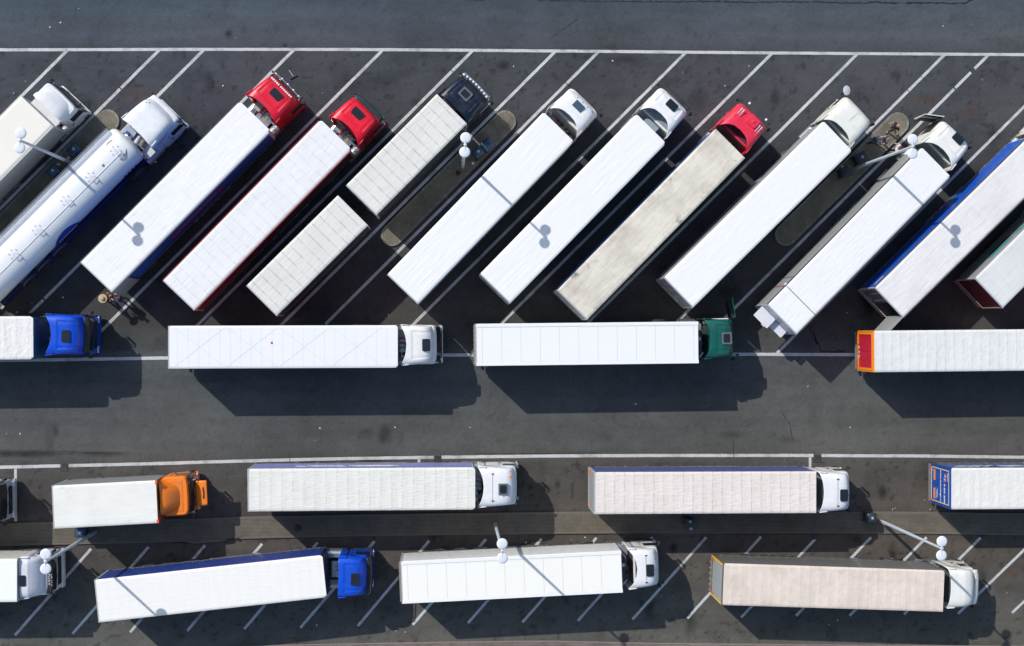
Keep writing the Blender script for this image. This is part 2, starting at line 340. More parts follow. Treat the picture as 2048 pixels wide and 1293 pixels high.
def pill(a,b,rpx,label,m):
    A,B=at(*a),at(*b); d=(B-A).normalized(); nn=Vector((-d.y,d.x,0)); r=rpx/31.8; ring=[]
    for c,s in ((A,-1),(B,1)):
        a0=math.atan2(s*d.y,s*d.x)-PI/2
        for k in range(13): t=a0+PI*k/12; ring.append(c+Vector((math.cos(t),math.sin(t),0))*r)
    for s in (0,): pass
    full=[]
    # subdivide the long sides
    for i in range(len(ring)):
        p,q=ring[i],ring[(i+1)%len(ring)]; full.append(p)
        if (q-p).length>1:
            for k in range(1,12): full.append(p.lerp(q,k/12))
    raised(full,.13,.12,'traffic_island',label,m)
PAV1=pavers((.27,.24,.185),1.0,math.radians(45)); PAV2=pavers((.205,.175,.135),.8,0); KERB2=mat('kerb_weathered',(.14,.125,.10),.9,0,0,.6,dsc=1.2)
pill((-8,470),(216,243),23,'long rounded paved island beside the tank lorry',PAV1)
pill((784,471),(1010,244),22.5,'long rounded paved island right of the navy lorry',PAV1)
pill((1571,470),(1795,248),23,'long rounded paved island where a group of people stands',PAV1)
ring=[at(x,float(edge_y(x,LOW))+111.5) for x in range(-160,2290,50)]+[at(x,float(edge_y(x,LOW))+155.5+(2 if x<400 else 0)) for x in range(2290,-161,-50)]
raised(ring,.13,.11,'kerbed_walkway','long brown paved walkway strip between lower lorry rows',PAV2,KERB2)
rb=[at(x,float(edge_y(x,BOT))) for x in range(-250,2300,75)]; rb2=[at(x,1440) for x in range(2275,-251,-75)]
PINK=pavers((.36,.28,.245),.5,.0); raised(rb+rb2,.06,.05,'footpath','pinkish paved footpath beyond the bottom bays',PINK,mat('kerb_pink',(.26,.21,.185),.9,0,0,.5))
# tar filled cracks
TAR=mat('tar_filler',(.012,.013,.017),.5,0,0,.1)
def crack(pts,w,name='crack',jag=2.2):
    P=[]
    for a,b in zip(pts[:-1],pts[1:]):
        n=max(1,int(math.hypot(b[0]-a[0],b[1]-a[1])/5))
        for k in range(n): t=k/n; P.append((a[0]+(b[0]-a[0])*t+random.uniform(-jag,jag)*.4,a[1]+(b[1]-a[1])*t+random.uniform(-jag,jag)*.4))
    P.append(pts[-1]); strip_mesh(P,lambda i:w*random.uniform(.35,1.5),.005,name,TAR,seg=5,jit=w*.2,label='dark tar filled crack in the asphalt')
crack([(1075,1),(1200,3),(1348,4),(1430,3),(1500,5),(1620,4),(1690,6.5),(1725,7),(1750,4),(1780,7),(1860,6),(1925,8),(1935,4),(1946,0),(1950,-8)],.09)
crack([(905,-1),(970,1)],.1); crack([(0,0),(55,0)],.1)
crack([(1617,640),(1622,655),(1620,664),(1628,672),(1632,684),(1640,692),(1641,700),(1648,704),(1690,705)],.16,jag=3)
crack([(1623,650),(1630,668),(1634,688)],.07,jag=2)
crack([(753,472),(752,500),(760,530)],.14,jag=3); crack([(745,478),(748,505),(757,533)],.07,jag=3)
crack([(1710,1051.5+17),(1452,1069)],.05,jag=1)
crack([(380,1072),(560,1080)],.03,jag=1)
for q in ([(580,902),(580.5,919)],[(1467,880),(1467,909)],[(225,700),(231,716)],[(20,905),(130,903),(245,907)],[(955,908),(1200,906)],[(1100,78),(1128,58),(1156,38)],[(1650,690),(1700,708)],[(335,700),(338,714)],[(1560,820),(1580,850),(1585,880)]): crack(q,.035,'seam',jag=1)
# drain covers
IRON=mat('cast_iron',(.03,.028,.027),.6,.3,0,.3)
def drain(x,y,w,l,label):
    r=empty('drain_cover',at(x,y,.004),0,label,'drain cover','drain covers set in the asphalt')
    MB().box(-w/2,w/2,-l/2,l/2,0,.006).build('frame',IRON,r)
    mb=MB()
    for i in range(5): mb.box(-w/2+.04+i*(w-.08)/5,-w/2+.04+(i+.6)*(w-.08)/5,-l/2+.04,l/2-.04,.006,.016)
    mb.build('grate',STEEL if False else mat('worn_iron',(.075,.07,.065),.5,.4,0,.3),r)
drain(129,936,.5,.46,'iron drain grate in the lower edge line above the orange lorry')
drain(875.5,919,.46,.4,'iron drain grate in the edge line above the second kerbside trailer')
drain(1635,918.5,.5,.48,'iron drain grate in the edge line above a white cab at right')
drain(137,1100,.36,.3,'small drain grate beside the lower walkway at far left')
drain(876.6,1080.5,.36,.36,'small drain grate just below the walkway at centre')
drain(1629,1073.5,.4,.4,'small drain grate just below the walkway at right')
r=empty('manhole_cover',at(596,1056,.115),0,'dark manhole cover in the lower paved walkway','manhole cover')
MB().lathe([(.24,-.01),(.24,.006),(.22,.012),(.05,.012)],24).build('lid',IRON,r)
# litter
mb=MB()
spec=[(51,163),(100,55),(121,46),(275,78),(471,76),(446,172),(411,192),(645,186),(964,115),(987,145),(959,103),(1027,133),(1175,124),(1225,122),(1365,145),(1569,30),(1348,60),(1450,172),(1574,218),(1882,171),(1965,160),(1940,49),(1945,51),(895,397),(127,703),(126,595),(64,607),(13,868),(40,868),(640,857),(660,878),(790,855),(940,855),(777,630),(1694,626),(1725,675),(1170,1075),(1143,1080),(1806,1078),(1849,1001),(1849,913),(708,1231),(792,1262),(1345,1193),(1438,1270),(1346,1288),(2014,1186),(1675,1241),(1658,1250),(1790,1017),(1785,1019),(1839,1021),(1860,1019),(1570,919),(1568,922),(30,942),(246,1248),(1052,1085),(490,1128),(630,882),(1322,1193),(1500,860),(1700,855),(300,850),(520,870)]
for (x,y) in spec+[(random.uniform(0,2048),random.choice([random.uniform(10,90),random.uniform(115,200),random.uniform(760,900),random.uniform(1230,1280)])) for _ in range(14)]:
    p=at(x,y,.005); s=random.choice([.012,.018,.025,.035,.05]); a=random.uniform(0,PI)
    mb.box(-s,s,-s*.6,s*.6,0,s*.5,T(p.x,p.y,.006,random.uniform(-.3,.3),random.uniform(-.3,.3),a))
tag(mb.build('litter',mat('paper_scrap',(.7,.7,.66),.8,0,0,.2)),'tiny pale scraps of litter scattered over the asphalt','litter',kind='stuff')
# ------------------------------------------------------------------ vehicles
def se(a,b,t,n):
    c,s=math.cos(t),math.sin(t); return a*math.copysign(abs(c)**(2/n),c),b*math.copysign(abs(s)**(2/n),s)
_W={}
def wheel_src():
    if _W: return _W
    M=Matrix.Rotation(PI/2,4,'X')
    t=MB().lathe([(.30,-.15),(.44,-.16),(.50,-.12),(.515,-.05),(.515,.05),(.50,.12),(.44,.16),(.30,.15)],28,M)
    r=MB().lathe([(.05,-.06),(.12,-.08),(.16,-.02),(.24,.02),(.29,-.12),(.305,-.155),(.305,.155),(.29,.12),(.24,.06),(.12,.08),(.05,.08)],20,M)
    for k in range(8): a=k*PI/4; r.box(-.015,.015,-.1,.1,-.015,.015,T(.17*math.cos(a),0,.17*math.sin(a)))
    _W['t']=t.build('tyre',RUBBER,None,smooth=True); _W['r']=r.build('rim',STEEL,None,smooth=True)
    for o in _W.values(): COL.objects.unlink(o)
    return _W
def wheel(parent,M,dual=False):
    w=wheel_src(); p=M@Vector((0,0,.515)); ang=math.atan2(M[1][0],M[0][0])
    t=share(w['t'],'wheel',parent,p,ang); share(w['r'],'rim',t)
def smooth01(t): t=max(0,min(1,t)); return t*t*(3-2*t)
def cab(parent,M,col,Lc=2.1,zr=3.75,style='high',conc=.35,inner=None,hatch=None,visor=None,lights=0,seams=0,dots=(),recess=True,hw=1.20,mirror=1,door=None,body=None,horns=False,flap=False,slope=0,rear_shelf=False,tuck=None,p=2.2,bulb=None,nose=.24):
    """cab in its own frame: x=0 at the front edge of the roof, bumper at x=.5"""
    PT=paint(col); BT=paint(body) if body else PT
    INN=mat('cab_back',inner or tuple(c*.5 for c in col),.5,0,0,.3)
    xr=-(Lc-(.42 if style=='high' else .02)); ztop=2.95
    lv=[(.32,.46,1.12),(.5,.52,1.2),(.95,.54,1.23),(1.45,.50,1.23),(1.9,.44,1.23),(2.3,.33,1.22),(2.65,.22,1.2),(2.88,.12,1.17),(2.95,.02,1.1)]
    lv=[(a,b*nose/.54,c) for a,b,c in lv]
    def body_pt(z,t,n=9):
        zs=[l[0] for l in lv]; xf=float(np.interp(z,zs,[l[1] for l in lv])); h=float(np.interp(z,zs,[l[2] for l in lv]))
        a,b=se((xf-xr)/2,h,t,n); 
        if a>0: a-=.06*(abs(b)/h)**3
        return Vector(((xf+xr)/2+a,b,z))
    nb=44; zz=[.32,.5,.72,.95,1.2,1.45,1.7,1.9,2.1,2.3,2.5,2.65,2.8,2.88,2.95]
    mb=MB(); mb.grid(lambda u,v:body_pt(zz[round(v*14)],u*2*PI),nb,14)
    mb.add([body_pt(2.95,k/nb*2*PI) for k in range(nb)],[tuple(range(nb))])
    cabo=mb.build('cab',BT,parent,M,smooth=True)
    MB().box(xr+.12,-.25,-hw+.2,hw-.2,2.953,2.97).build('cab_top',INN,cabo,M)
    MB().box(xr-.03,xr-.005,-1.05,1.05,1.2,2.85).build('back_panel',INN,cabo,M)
    # front glass, side windows
    def fx(y,z):
        h=1.2; b=y; xf=float(np.interp(z,[l[0] for l in lv],[l[1] for l in lv])); hh=float(np.interp(z,[l[0] for l in lv],[l[2] for l in lv]))
        a=(xf-xr)/2*(1-min(.999,abs(b)/hh)**9)**(1/9); return (xf+xr)/2+a-.06*(abs(b)/hh)**3
    MB().grid(lambda u,v:(fx(-1.06+2.12*u,1.78+.98*v)+.014,-1.06+2.12*u,1.78+.98*v),16,6).build('windscreen',GLASS,cabo,M,smooth=True)
    for s in (-1,1):
        if door==s: continue
        MB().grid(lambda u,v:(.18-.95*u-(.0 if v<.5 else 0)+(-.12*v if u<.3 else 0),s*(1.243-.02*v),1.82+.74*v),3,2).build('side_window',GLASS,cabo,M)
        MB().box(-1.02,-1.005,s*1.232,s*1.242,.9,2.7).build('door_line',BLACK,cabo,M)
        MB().box(-.98,-.82,s*1.235,s*1.27,1.55,1.6).build('door_handle',BLACK,cabo,M)
    for k in range(2): MB().tube([(fx(0,1.75)+.05,(-.1,.75)[k],1.74),(fx(.4,2.3)+.04,(-.8,.0)[k],2.05)],.012,6).build('wiper',BLACK,cabo,M)
    g=MB(); 
    for k in range(5): g.box(nose-.04,nose+.012,-.85,.85,.98+k*.13,1.06+k*.13)
    g.build('grille',BLACK,cabo,M)
    MB().box(nose-.2,nose+.06,-1.2,1.2,.32,.62,None,.1).build('bumper',BT,cabo,M)
    for s in (-1,1):
        MB().box(nose-.03,nose+.03,s*.72,s*1.12,.66,.84).build('headlight',LAMPW,cabo,M)
        MB().box(-.25,.1,s*1.05,s*1.24,.35,.42).build('step',BLACK,cabo,M); MB().box(-.25,.1,s*1.05,s*1.245,.7,.76).build('step',BLACK,cabo,M)
    # upper cab / fairing
    if style=='high':
        x0,xc,H,z0,lift,hwf,hwr=.04,.16,zr-2.72,2.72,.22,hw-.07,hw+.03; n=5.5; sl_=slope
    else:
        x0,xc,H,z0,lift,hwf,hwr=-.42,.75,zr-2.93,2.93,.95,hw-.16,hw-.05; n=4.2; sl_=slope
    XR=-Lc-(0 if style=='high' else .02)
    if bulb: x0,xc,XR,hwf,hwr=bulb
    def fair(u,v):
        t=u; th=PI*v
        hwv=hwf+(hwr-hwf)*smooth01(t*1.2)
        y,z=se(hwv,1,th,n); q=abs(y)/hwv
        xfr=x0-xc*q**3; xre=XR+conc*(1-q**p)
        x=xfr+(xre-xfr)*t
        h=H*((1-math.exp(-max(0,(xfr-x)+.02)*(4.2/(lift*4))))/(1-math.exp(-6)) if style=='high' else (.06+.94*(1-(1-min(1,(xfr-x)/1.15))**2)))
        h=min(H,h)-sl_*max(0,1+x)*max(0,1)*0
        zt=z0+max(z,0)*h
        if sl_: zt-=sl_*max(0,(x+.9))*max(z,0)
        if recess and z>.9 and style=='high':
            rx=smooth01((-.22-x)/.10)*smooth01((x-(XR+conc+.28))/.10); ry=smooth01((.74*hwv-abs(y))/.08)
            zt-=rx*ry*(.035-.007*math.cos(2*PI*y/.30))
        return (x,y,zt)
    fm=MB().grid(fair,44,56).build('roof_fairing',PT,parent,M,smooth=True,ang=50)
    md=fm.modifiers.new('thickness','SOLIDIFY'); md.thickness=.03; md.offset=-1
    ztop_=zr-(.035 if recess and style=='high' else 0)
    if style=='high':
        for s in (-1,1):
            mb=MB(); mb.grid(lambda u,v:(xr+.1-(Lc+xr+.07)*u,s*(1.19+.045*u),.85+(zr-1.0)*v),4,5)
            q=mb.build('side_fairing',PT,fm,M,smooth=True); md=q.modifiers.new('thickness','SOLIDIFY'); md.thickness=.04; md.offset=0
    if hatch:
        hx,hy=hatch[:2]; hl,hwid=(hatch[2:4] if len(hatch)>=4 else (.50,.74))
        kind=hatch[4] if len(hatch)>4 else 'glass'
        r=.09
        hm=GLASS if kind in('glass','frame') else (mat('solar_panel',(.05,.09,.14),.35,0,.3,.05) if kind=='panel' else PT)
        if kind=='frame': MB().box(hx-hl/2-.09,hx+hl/2+.09,hy-hwid/2-.09,hy+hwid/2+.09,ztop_-.01,ztop_+.04,None,.06).build('roof_hatch_frame',mat('grey_trim',(.12,.12,.14),.5),fm,M)
        ring=[]
        for cx,cy,a in ((hx-hl/2+r,hy-hwid/2+r,PI),(hx+hl/2-r,hy-hwid/2+r,1.5*PI),(hx+hl/2-r,hy+hwid/2-r,0),(hx-hl/2+r,hy+hwid/2-r,.5*PI)):
            rr=r if kind!='panel' else .01
            for k in range(6): ring.append((cx+rr*math.cos(a+k*PI/10),cy+rr*math.sin(a+k*PI/10)))
        MB().prism(ring,ztop_-.01,ztop_+(.055 if kind!='cover' else .14),None,.02).build('roof_hatch',hm,fm,M,smooth=True)
        if kind=='cover': MB().lathe([(.12,0),(.12,.03),(.06,.05)],16,T(hx,hy-.02,ztop_+.14)).build('roof_vent',PT,fm,M,smooth=True)
    def zat(x,y):
        best=min(((fair(i/44,j/56)) for i in range(0,45,2) for j in range(14,43,2)),key=lambda q:(q[0]-x)**2+(q[1]-y)**2); return best[2]
    for (dx,dy,k) in dots:
        MB().lathe([(.035,-.02),(.035,.02),(.012,.035)],10,T(dx,dy,zat(dx,dy))).build('marker_lamp',LAMPW if k else BLACK,fm,M)
    if seams:
        sx=-(Lc-conc)*.52 if seams==1 else seams
        mb=MB(); yy=.95*hw
        for k in range(24):
            y0=-yy*.72+k*yy*1.44/24; mb.box(sx-.012,sx+.012,y0,y0+yy*1.44/24,zat(sx,y0)-.005,zat(sx,y0)+.012)
        mb.build('roof_seam',mat('seam_grey',(.2,.2,.2),.7),fm,M)  # dark grey strips mark the roof panel seam
        for s in (-1,1): MB().box(sx-.06,sx+.08,s*yy*.72-.03,s*yy*.72+.03,zat(sx,s*yy*.7)-.01,zat(sx,s*yy*.7)+.035).build('hinge',BLACK,fm,M)
    if style=='high':
        MB().tube([(-.25,.95,zr-.25),(-.45,.97,zr+.35)],.008,5).build('antenna',BLACK,fm,M)
    if horns:
        for s in (-1,1):
            for k in (0,1):
                yh=s*.76+(k-.5)*.16; MB().tube([(-.95,yh,zr+.05),(-.60,yh,zr+.06),(-.46,yh,zr+.06)],[.02,.03,.06],10).build('air_horn',CHROME,fm,M,smooth=True)
        for s in (-1,1): MB().tube([(.12,s*.72,zr-.35),(.24,s*.72,zr-.3)],.07,12).build('spot_lamp',LAMPW,fm,M,smooth=True)
    if visor:
        vc={'black':BLACK,'green':mat('smoked_visor',(.025,.045,.045),.25,0,.4,.05)}.get(visor,PT)
        MB().grid(lambda u,v:(.02+.30*v-.10*abs(2*u-1)**4,-1.08+2.16*u,3.02-.16*v-.03*abs(2*u-1)**4),14,3).build('sun_visor',vc,cabo,M,smooth=True).modifiers.new('thickness','SOLIDIFY').thickness=.03
    if lights:
        MB().tube([(.05,-1.12,3.1),(.22,-1.05,3.12),(.26,0,3.12),(.22,1.05,3.12),(.05,1.12,3.1)],.03,8).build('light_bar',CHROME if lights!=1 else BLACK,cabo,M,smooth=True)
        zl,xl=(3.12,.28) if lights!=9 else (zr-.12,.12)
        for k in range(lights if lights>1 else 0):
            yl=-.95+1.9*k/(lights-1); MB().lathe([(.02,-.05),(.075,-.03),(.085,.03),(.06,.045)],12,T(xl-(.06 if lights!=9 else .10)*abs(yl)**2,yl,zl+(.0),0,PI/2 if lights!=9 else PI/4)).build('spot_lamp',LAMPW,cabo,M,smooth=True)
    if mirror:
        for s in (-1,1):
            if door==s: pass
            m_=MB().tube([(.12,s*1.15,2.5),(.2,s*1.28,2.52),(.2,s*1.35,2.48)],.03,8)
            m_.box(.14,.26,s*1.27,s*1.43,1.95,2.5,None,.05).build('mirror',BLACK,cabo,M,smooth=True)
        MB().tube([(.05,-1.02,2.85),(.30,-1.05,2.8)],.02,6).lathe([(.02,-.03),(.09,-.02),(.09,.04),(.03,.06)],12,T(.33,-1.05,2.75)).build('front_mirror',BLACK,cabo,M,smooth=True)
    if door:
        s=door; D=MB()
        D.box(-1.25,0,-.03,.03,.95,2.0).box(-1.25,-1.17,-.02,.02,2.0,2.72).box(-.09,0,-.02,.02,2.0,2.65).box(-1.25,0,-.02,.02,2.66,2.74)
        Mo=M@T(.28,s*1.25,0,0,0,-s*math.radians(78 if tuck is None else tuck))
        d=D.build('door',BT,cabo,Mo); MB().box(-1.17,-.09,-.006,.006,2.0,2.66).build('side_window',GLASS,d,Mo)
        MB().box(-1.1,-.1,-s*.10,-s*.03,1.05,1.8).build('door_lining',BLACK,d,Mo)
        MB().box(-1.0,.12,s*1.215,s*1.236,.95,2.6).build('door_opening',BLACK,cabo,M)
        MB().box(-.9,-.35,s*.35,s*.9,1.35,1.55).box(-1.0,-.85,s*.35,s*.9,1.4,2.3).build('seat',mat('seat_cloth',(.08,.07,.07),.9),cabo,M)
    if flap:
        F=MB().grid(lambda u,v:(.32+.72*v+.02*math.sin(v*PI),-.78+1.56*u-.05*(u-.5)*v,1.98+.10*v+(.05*math.sin(v*PI))),12,8)
        fo=F.build('front_flap',PT,cabo,M,smooth=True); fo.modifiers.new('thickness','SOLIDIFY').thickness=.03
        MB().prism([(.77,-.32),(.83,-.38),(.87,-.2),(.87,.2),(.83,.38),(.77,.32),(.795,0)],2.06,2.125).build('flap_vent',BLACK,fo,M)
        for s in (-1,1): MB().tube([(.2,s*.6,1.3),(.65,s*.62,2.0)],.015,6).build('gas_strut',STEEL,fo,M)
    if rear_shelf:
        MB().box(xr-.42,xr-.0,-1.02,1.02,2.80,2.90,None,.05).build('rear_shelf',PT,cabo,M)
    return cabo,fm
def chassis(parent,M,xr,tanks=True,length=3.9,dual=1):
    "tractor frame, cab frame coords; xr = rear of cab"
    x1=xr-length+1.0
    mb=MB()
    for s in (-1,1): mb.box(x1-.9,.2,s*.36,s*.44,.72,.98)
    for k in range(6): mb.box(x1-.8+k*.7,x1-.7+k*.7,-.4,.4,.78,.92)
    ch=mb.build('tractor_frame',FRAME,parent,M)
    MB().box(xr-1.0,xr-.12,-.5,.5,1.0,1.03).box(xr-.45,xr-.3,-.9,-.5,1.0,1.03).build('catwalk',ALU,ch,M)
    for s in (-1,1):
        MB().tube([(xr-1.35,s*.92,.72),(xr-.1,s*.92,.72)],.33,18).build('fuel_tank',ALU if s>0 else STEEL,ch,M,smooth=True,ang=60)
        MB().grid(lambda u,v:(x1+.75*math.cos(PI*u),s*(.78+.5*v),.55+.62*math.sin(PI*u)),14,1).build('mudguard',BLACK,ch,M,smooth=True).modifiers.new('thickness','SOLIDIFY').thickness=.03
        wheel(parent,M@T(x1,s*1.0,0)); wheel(parent,M@T(-.55,s*1.05,0))
        wheel(parent,M@T(x1,s*.68,0))
    MB().lathe([(.5,0),(.5,.06),(.1,.08)],20,T(x1+.15,0,1.02)).build('fifth_wheel',mat('greased_steel',(.05,.045,.04),.35,.5),ch,M)
    for k,(c,y) in enumerate((((.55,.03,.02),.28),((.75,.55,.03),-.28),((.03,.03,.03),0))):
        pts=[]; 
        for i in range(61):
            t=i/60; a=t*PI*16; pts.append((xr-.08-.62*t+.05*math.cos(a),y+.06*math.sin(a)+.1*math.sin(t*PI),1.85-.35*math.sin(t*PI)))
        MB().tube(pts,.013,5).build('air_hose',mat('hose',c,.45),ch,M)
    MB().box(xr-.55,xr-.1,.45,.95,1.02,1.42,None,.05).build('battery_box',STEEL,ch,M)
    MB().tube([(xr-.3,-.55,1.05),(xr-.3,-.55,2.3)],.07,12).build('air_intake',BLACK,ch,M,smooth=True)
    return ch
def trailer(parent,L,W=2.55,ztop=4.0,roof='tarp',roofmat=None,left=(.5,.5,.5),right=None,rear=(.45,.45,.46),front=(.6,.6,.6),M=None,rail=None,corner=.0,axles=3,open_right=None,rear_border=None,amp=.4,seed=0,bed=1.15,firstax=2.3,bow=.62,lift=True,skirt=(.04,.04,.045),land=True,rods=True):
    M=M or Matrix.Identity(4); right=right or left; h=W/2
    nx=max(20,int(L/.09)); ny=30; nz=noise.noise
    def rf(u,v):
        x=.02+(L-.04)*u; y=-h+.0+W*v; q=abs(2*v-1); z=ztop
        if roof=='tarp':
            sag=math.sin(PI*x/bow)**2; z-=.022*amp*sag*(1-q**6)
            z+=amp*.008*nz(Vector((x*1.1,y*2.6,seed*3.3)))+amp*.006*nz(Vector((x*3,y*7,seed*5.1)))
            z+=amp*.010*math.exp(-((1-q)/.06)**2)*nz(Vector((x*5,y,seed)))
            if u<.5/L or u>1-.5/L: z+=0
        elif roof=='long':
            z+=.006*nz(Vector((x*.8,y*5,seed)))+.004*nz(Vector((x*2.5,y*9,seed)))
        elif roof=='panel': z+=0.0
        if q>.965: z-=.05*((q-.965)/.035)**2
        return (x,y,z)
    def rp(u,v):
        # clipped front corners
        x,y,z=rf(u,v)
        if corner and x>L-corner:
            lim=h-(x-(L-corner)); y=max(-lim,min(lim,y))
        return (x,y,z)
    mb=MB().grid(rp,nx,ny)
    ro=mb.build('roof',roofmat,parent,M,smooth=True,ang=50)
    if roof=='panel':
        k=MB(); n=int(L/1.17); 
        for i in range(n+1): x=.35+i*1.17; 
        mb=MB()
        for i in range(n+1):
            x=.35+i*1.17
            if x<L-.1: mb.box(x-.008,x+.008,-h+.22,h-.22,ztop-.01,ztop+.004)
        for s in (-1,1): mb.box(.1,L-.1,s*(h-.215),s*(h-.225),ztop-.01,ztop+.004)
        mb.build('roof_seam',mat('panel_joint',(.5,.5,.49),.8),ro,M)
        mb=MB()
        for s in (-1,1): mb.box(.0,L,s*(h-.02),s*(h-.2),ztop-.03,ztop+.022)
        mb.build('roof_trim',mat('roof_trim_white',(.86,.84,.80),.5,0,0,.08),ro,M)
    if roof=='cross':
        mb=MB()
        for i in range(int(L/.62)):
            x=.5+i*.62; mb.box(x-.006,x+.006,-h+.1,h-.1,ztop-.02,ztop+.006)
        cm=mat('crease',(.68,.68,.68),.7)
        mb.build('roof_batten',cm,ro,M); mb=MB(); i=.3
        while i+3.0<L:
            for s in (-1,1): mb.tube([(i,s*(h-.1),ztop+.004),(i+1.5,0,ztop+.004),(i+3.0,-s*(h-.1),ztop+.004)],.009,4)
            i+=3.1
        mb.build('roof_crease',mat('crease_grey',(.68,.67,.65),.8),ro,M)  # raised grey lines draw the strap creases of the covering
        MB().box(6.0,6.12,.18,.30,ztop,ztop+.012).build('roof_patch',REDL,ro,M)
    if rail:
        rc=mat('roof_rail_paint',rail,.5,0,0,.2)
        for s in (-1,1): MB().box(.0,L-(corner or 0),s*(h-.005),s*(h+.055),ztop-.14,ztop-.035).build('roof_rail',rc,ro,M)
    # side curtains
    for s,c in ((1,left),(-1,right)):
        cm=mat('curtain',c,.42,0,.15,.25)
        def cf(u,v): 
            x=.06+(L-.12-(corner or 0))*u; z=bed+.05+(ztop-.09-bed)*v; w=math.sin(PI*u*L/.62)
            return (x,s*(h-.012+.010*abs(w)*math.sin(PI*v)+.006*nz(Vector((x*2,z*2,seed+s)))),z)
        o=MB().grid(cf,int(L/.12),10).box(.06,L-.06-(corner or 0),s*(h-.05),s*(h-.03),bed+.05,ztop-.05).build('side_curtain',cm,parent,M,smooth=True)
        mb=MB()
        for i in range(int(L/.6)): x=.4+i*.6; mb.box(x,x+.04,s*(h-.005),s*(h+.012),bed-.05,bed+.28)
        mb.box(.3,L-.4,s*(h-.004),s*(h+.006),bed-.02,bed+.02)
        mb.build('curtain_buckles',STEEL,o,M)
    wm=mat('front_wall_paint',front,.5,0,0,.2)
    if corner:
        MB().prism([(L-.1-corner,h-.02),(L-corner,h-.02),(L-.02,h-corner),(L-.02,-h+corner),(L-corner,-h+.02),(L-.1-corner,-h+.02)],bed,ztop-.04).build('front_wall',wm,parent,M)
    else: MB().box(L-.06,L-.003,-h+.01,h-.01,bed,ztop-.03).build('front_wall',wm,parent,M)
    # frame and deck
    mb=MB().box(0,L-.07,-h+.005,h-.005,bed-.12,bed+.02)
    for s in (-1,1): mb.box(.3,L-.6,s*.42,s*.54,.72,bed-.12)
    for i in range(int(L/1.2)): mb.box(.5+i*1.2,.58+i*1.2,-h+.1,h-.1,bed-.24,bed-.12)
    fr=mb.build('trailer_frame',FRAME,parent,M)
    for s in (-1,1):
        mb=MB()
        for zz in (.45,.72): mb.box(6.1 if L>9 else 3.0,L-4.2 if L>9 else L-1.2,s*(h-.06),s*(h-.03),zz,zz+.12)
        if L>9:
            for xx in (6.2,7.6,9.0): mb.box(xx,xx+.05,s*(h-.1),s*(h-.05),.45,bed-.1)
            mb.build('side_guard',ALU,fr,M)
            if land: MB().box(L-2.9,L-2.75,s*.55,s*.7,.12,bed-.1).box(L-3.0,L-2.65,s*.5,s*.75,.05,.12).build('landing_leg',STEEL,fr,M)
        for k in range(axles):
            xx=firstax+k*1.31; wheel(parent,M@T(xx,s*(h-.2),0))
            MB().grid(lambda u,v:(xx+.6*math.cos(PI*(.1+.8*u)),s*(h-.02-.36*v),.52+.56*math.sin(PI*(.1+.8*u))),10,1).build('mudguard',BLACK,fr,M).modifiers.new('thickness','SOLIDIFY').thickness=.02
        MB().box(-.05,-.005,s*.72,s*1.15,.86,1.0).build('rear_light',REDL,fr,M)
    MB().box(-.03,.06,-1.18,1.18,.48,.62).box(0,.3,-.6,-.52,.5,bed-.1).box(0,.3,.52,.6,.5,bed-.1).build('rear_bumper',STEEL,fr,M)
    mb=MB()
    for k in range(axles): mb.box(firstax+k*1.31-.06,firstax+k*1.31+.06,-1.0,1.0,.46,.58)
    if axles: mb.build('axle',FRAME,fr,M)
    # rear frame + doors
    pf=mat('rear_post',(.5,.5,.5),.4,.2,0,.2)
    if rear_border: pf=mat('rear_border',rear_border,.45,0,0,.1)
    MB().box(-.06,.05,-h,-h+.09,bed-.1,ztop-.01).box(-.06,.05,h-.09,h,bed-.1,ztop-.01).box(-.058,.05,-h+.09,h-.09,ztop-.1,ztop-.012).box(-.058,.05,-h+.09,h-.09,bed-.1,bed+.02).build('rear_frame',pf,parent,M)
    dm=mat('door_panel',rear,.45,0,.1,.2)
    for s in (-1,1):
        if s==-1 and open_right is not None:
            Mo=M@T(-.03 if open_right>0 else .03,(-h+.02) if open_right>0 else (-h-.06),0,0,0,open_right); MB().box(-.03,.03,0,h-.06,bed+.02,ztop-.1).build('rear_door',mat('door_inner',(.33,.34,.33),.5,0,0,.2),parent,Mo); continue
        d=MB().box(-.035,.01,s*.008,s*(h-.1),bed+.03,ztop-.11).build('rear_door',dm,parent,M)
        if not rods: continue
        mb=MB()
        for yy in (.25,.8): mb.tube([(-.055,s*yy,bed+.02),(-.055,s*yy,ztop-.1)],.014,6)
        for zz in (bed+.4,bed+1.3,ztop-.5): mb.box(-.05,-.03,s*(h-.3),s*(h-.09),zz,zz+.06)
        mb.box(-.075,-.04,s*.3,s*.62,bed+.35,bed+.39); mb.build('lock_rod',STEEL,d,M)
    return ro,fr
def strokes(parent,Mface,items,m,name='lettering',th=.006):
    "slanted bar strokes on a vertical face: local (along, up)"
    mb=MB()
    for (a,b,w,hh,sl) in items:
        mb.add([(a,-th,b),(a+w,-th,b),(a+w+sl,-th,b+hh),(a+sl,-th,b+hh)]+[(a,0,b),(a+w,0,b),(a+w+sl,0,b+hh),(a+sl,0,b+hh)],[(0,1,2,3),(7,6,5,4),(0,4,5,1),(1,5,6,2),(2,6,7,3),(3,7,4,0)])
    return mb.build(name,m,parent,Mface)
def place(rear,front,z=4.0,length=None):
    A,B=at(*rear,z),at(*front,z); a=math.atan2(B.y-A.y,B.x-A.x); L=(B-A).length
    return Vector((A.x,A.y,0)),a,(length or L)
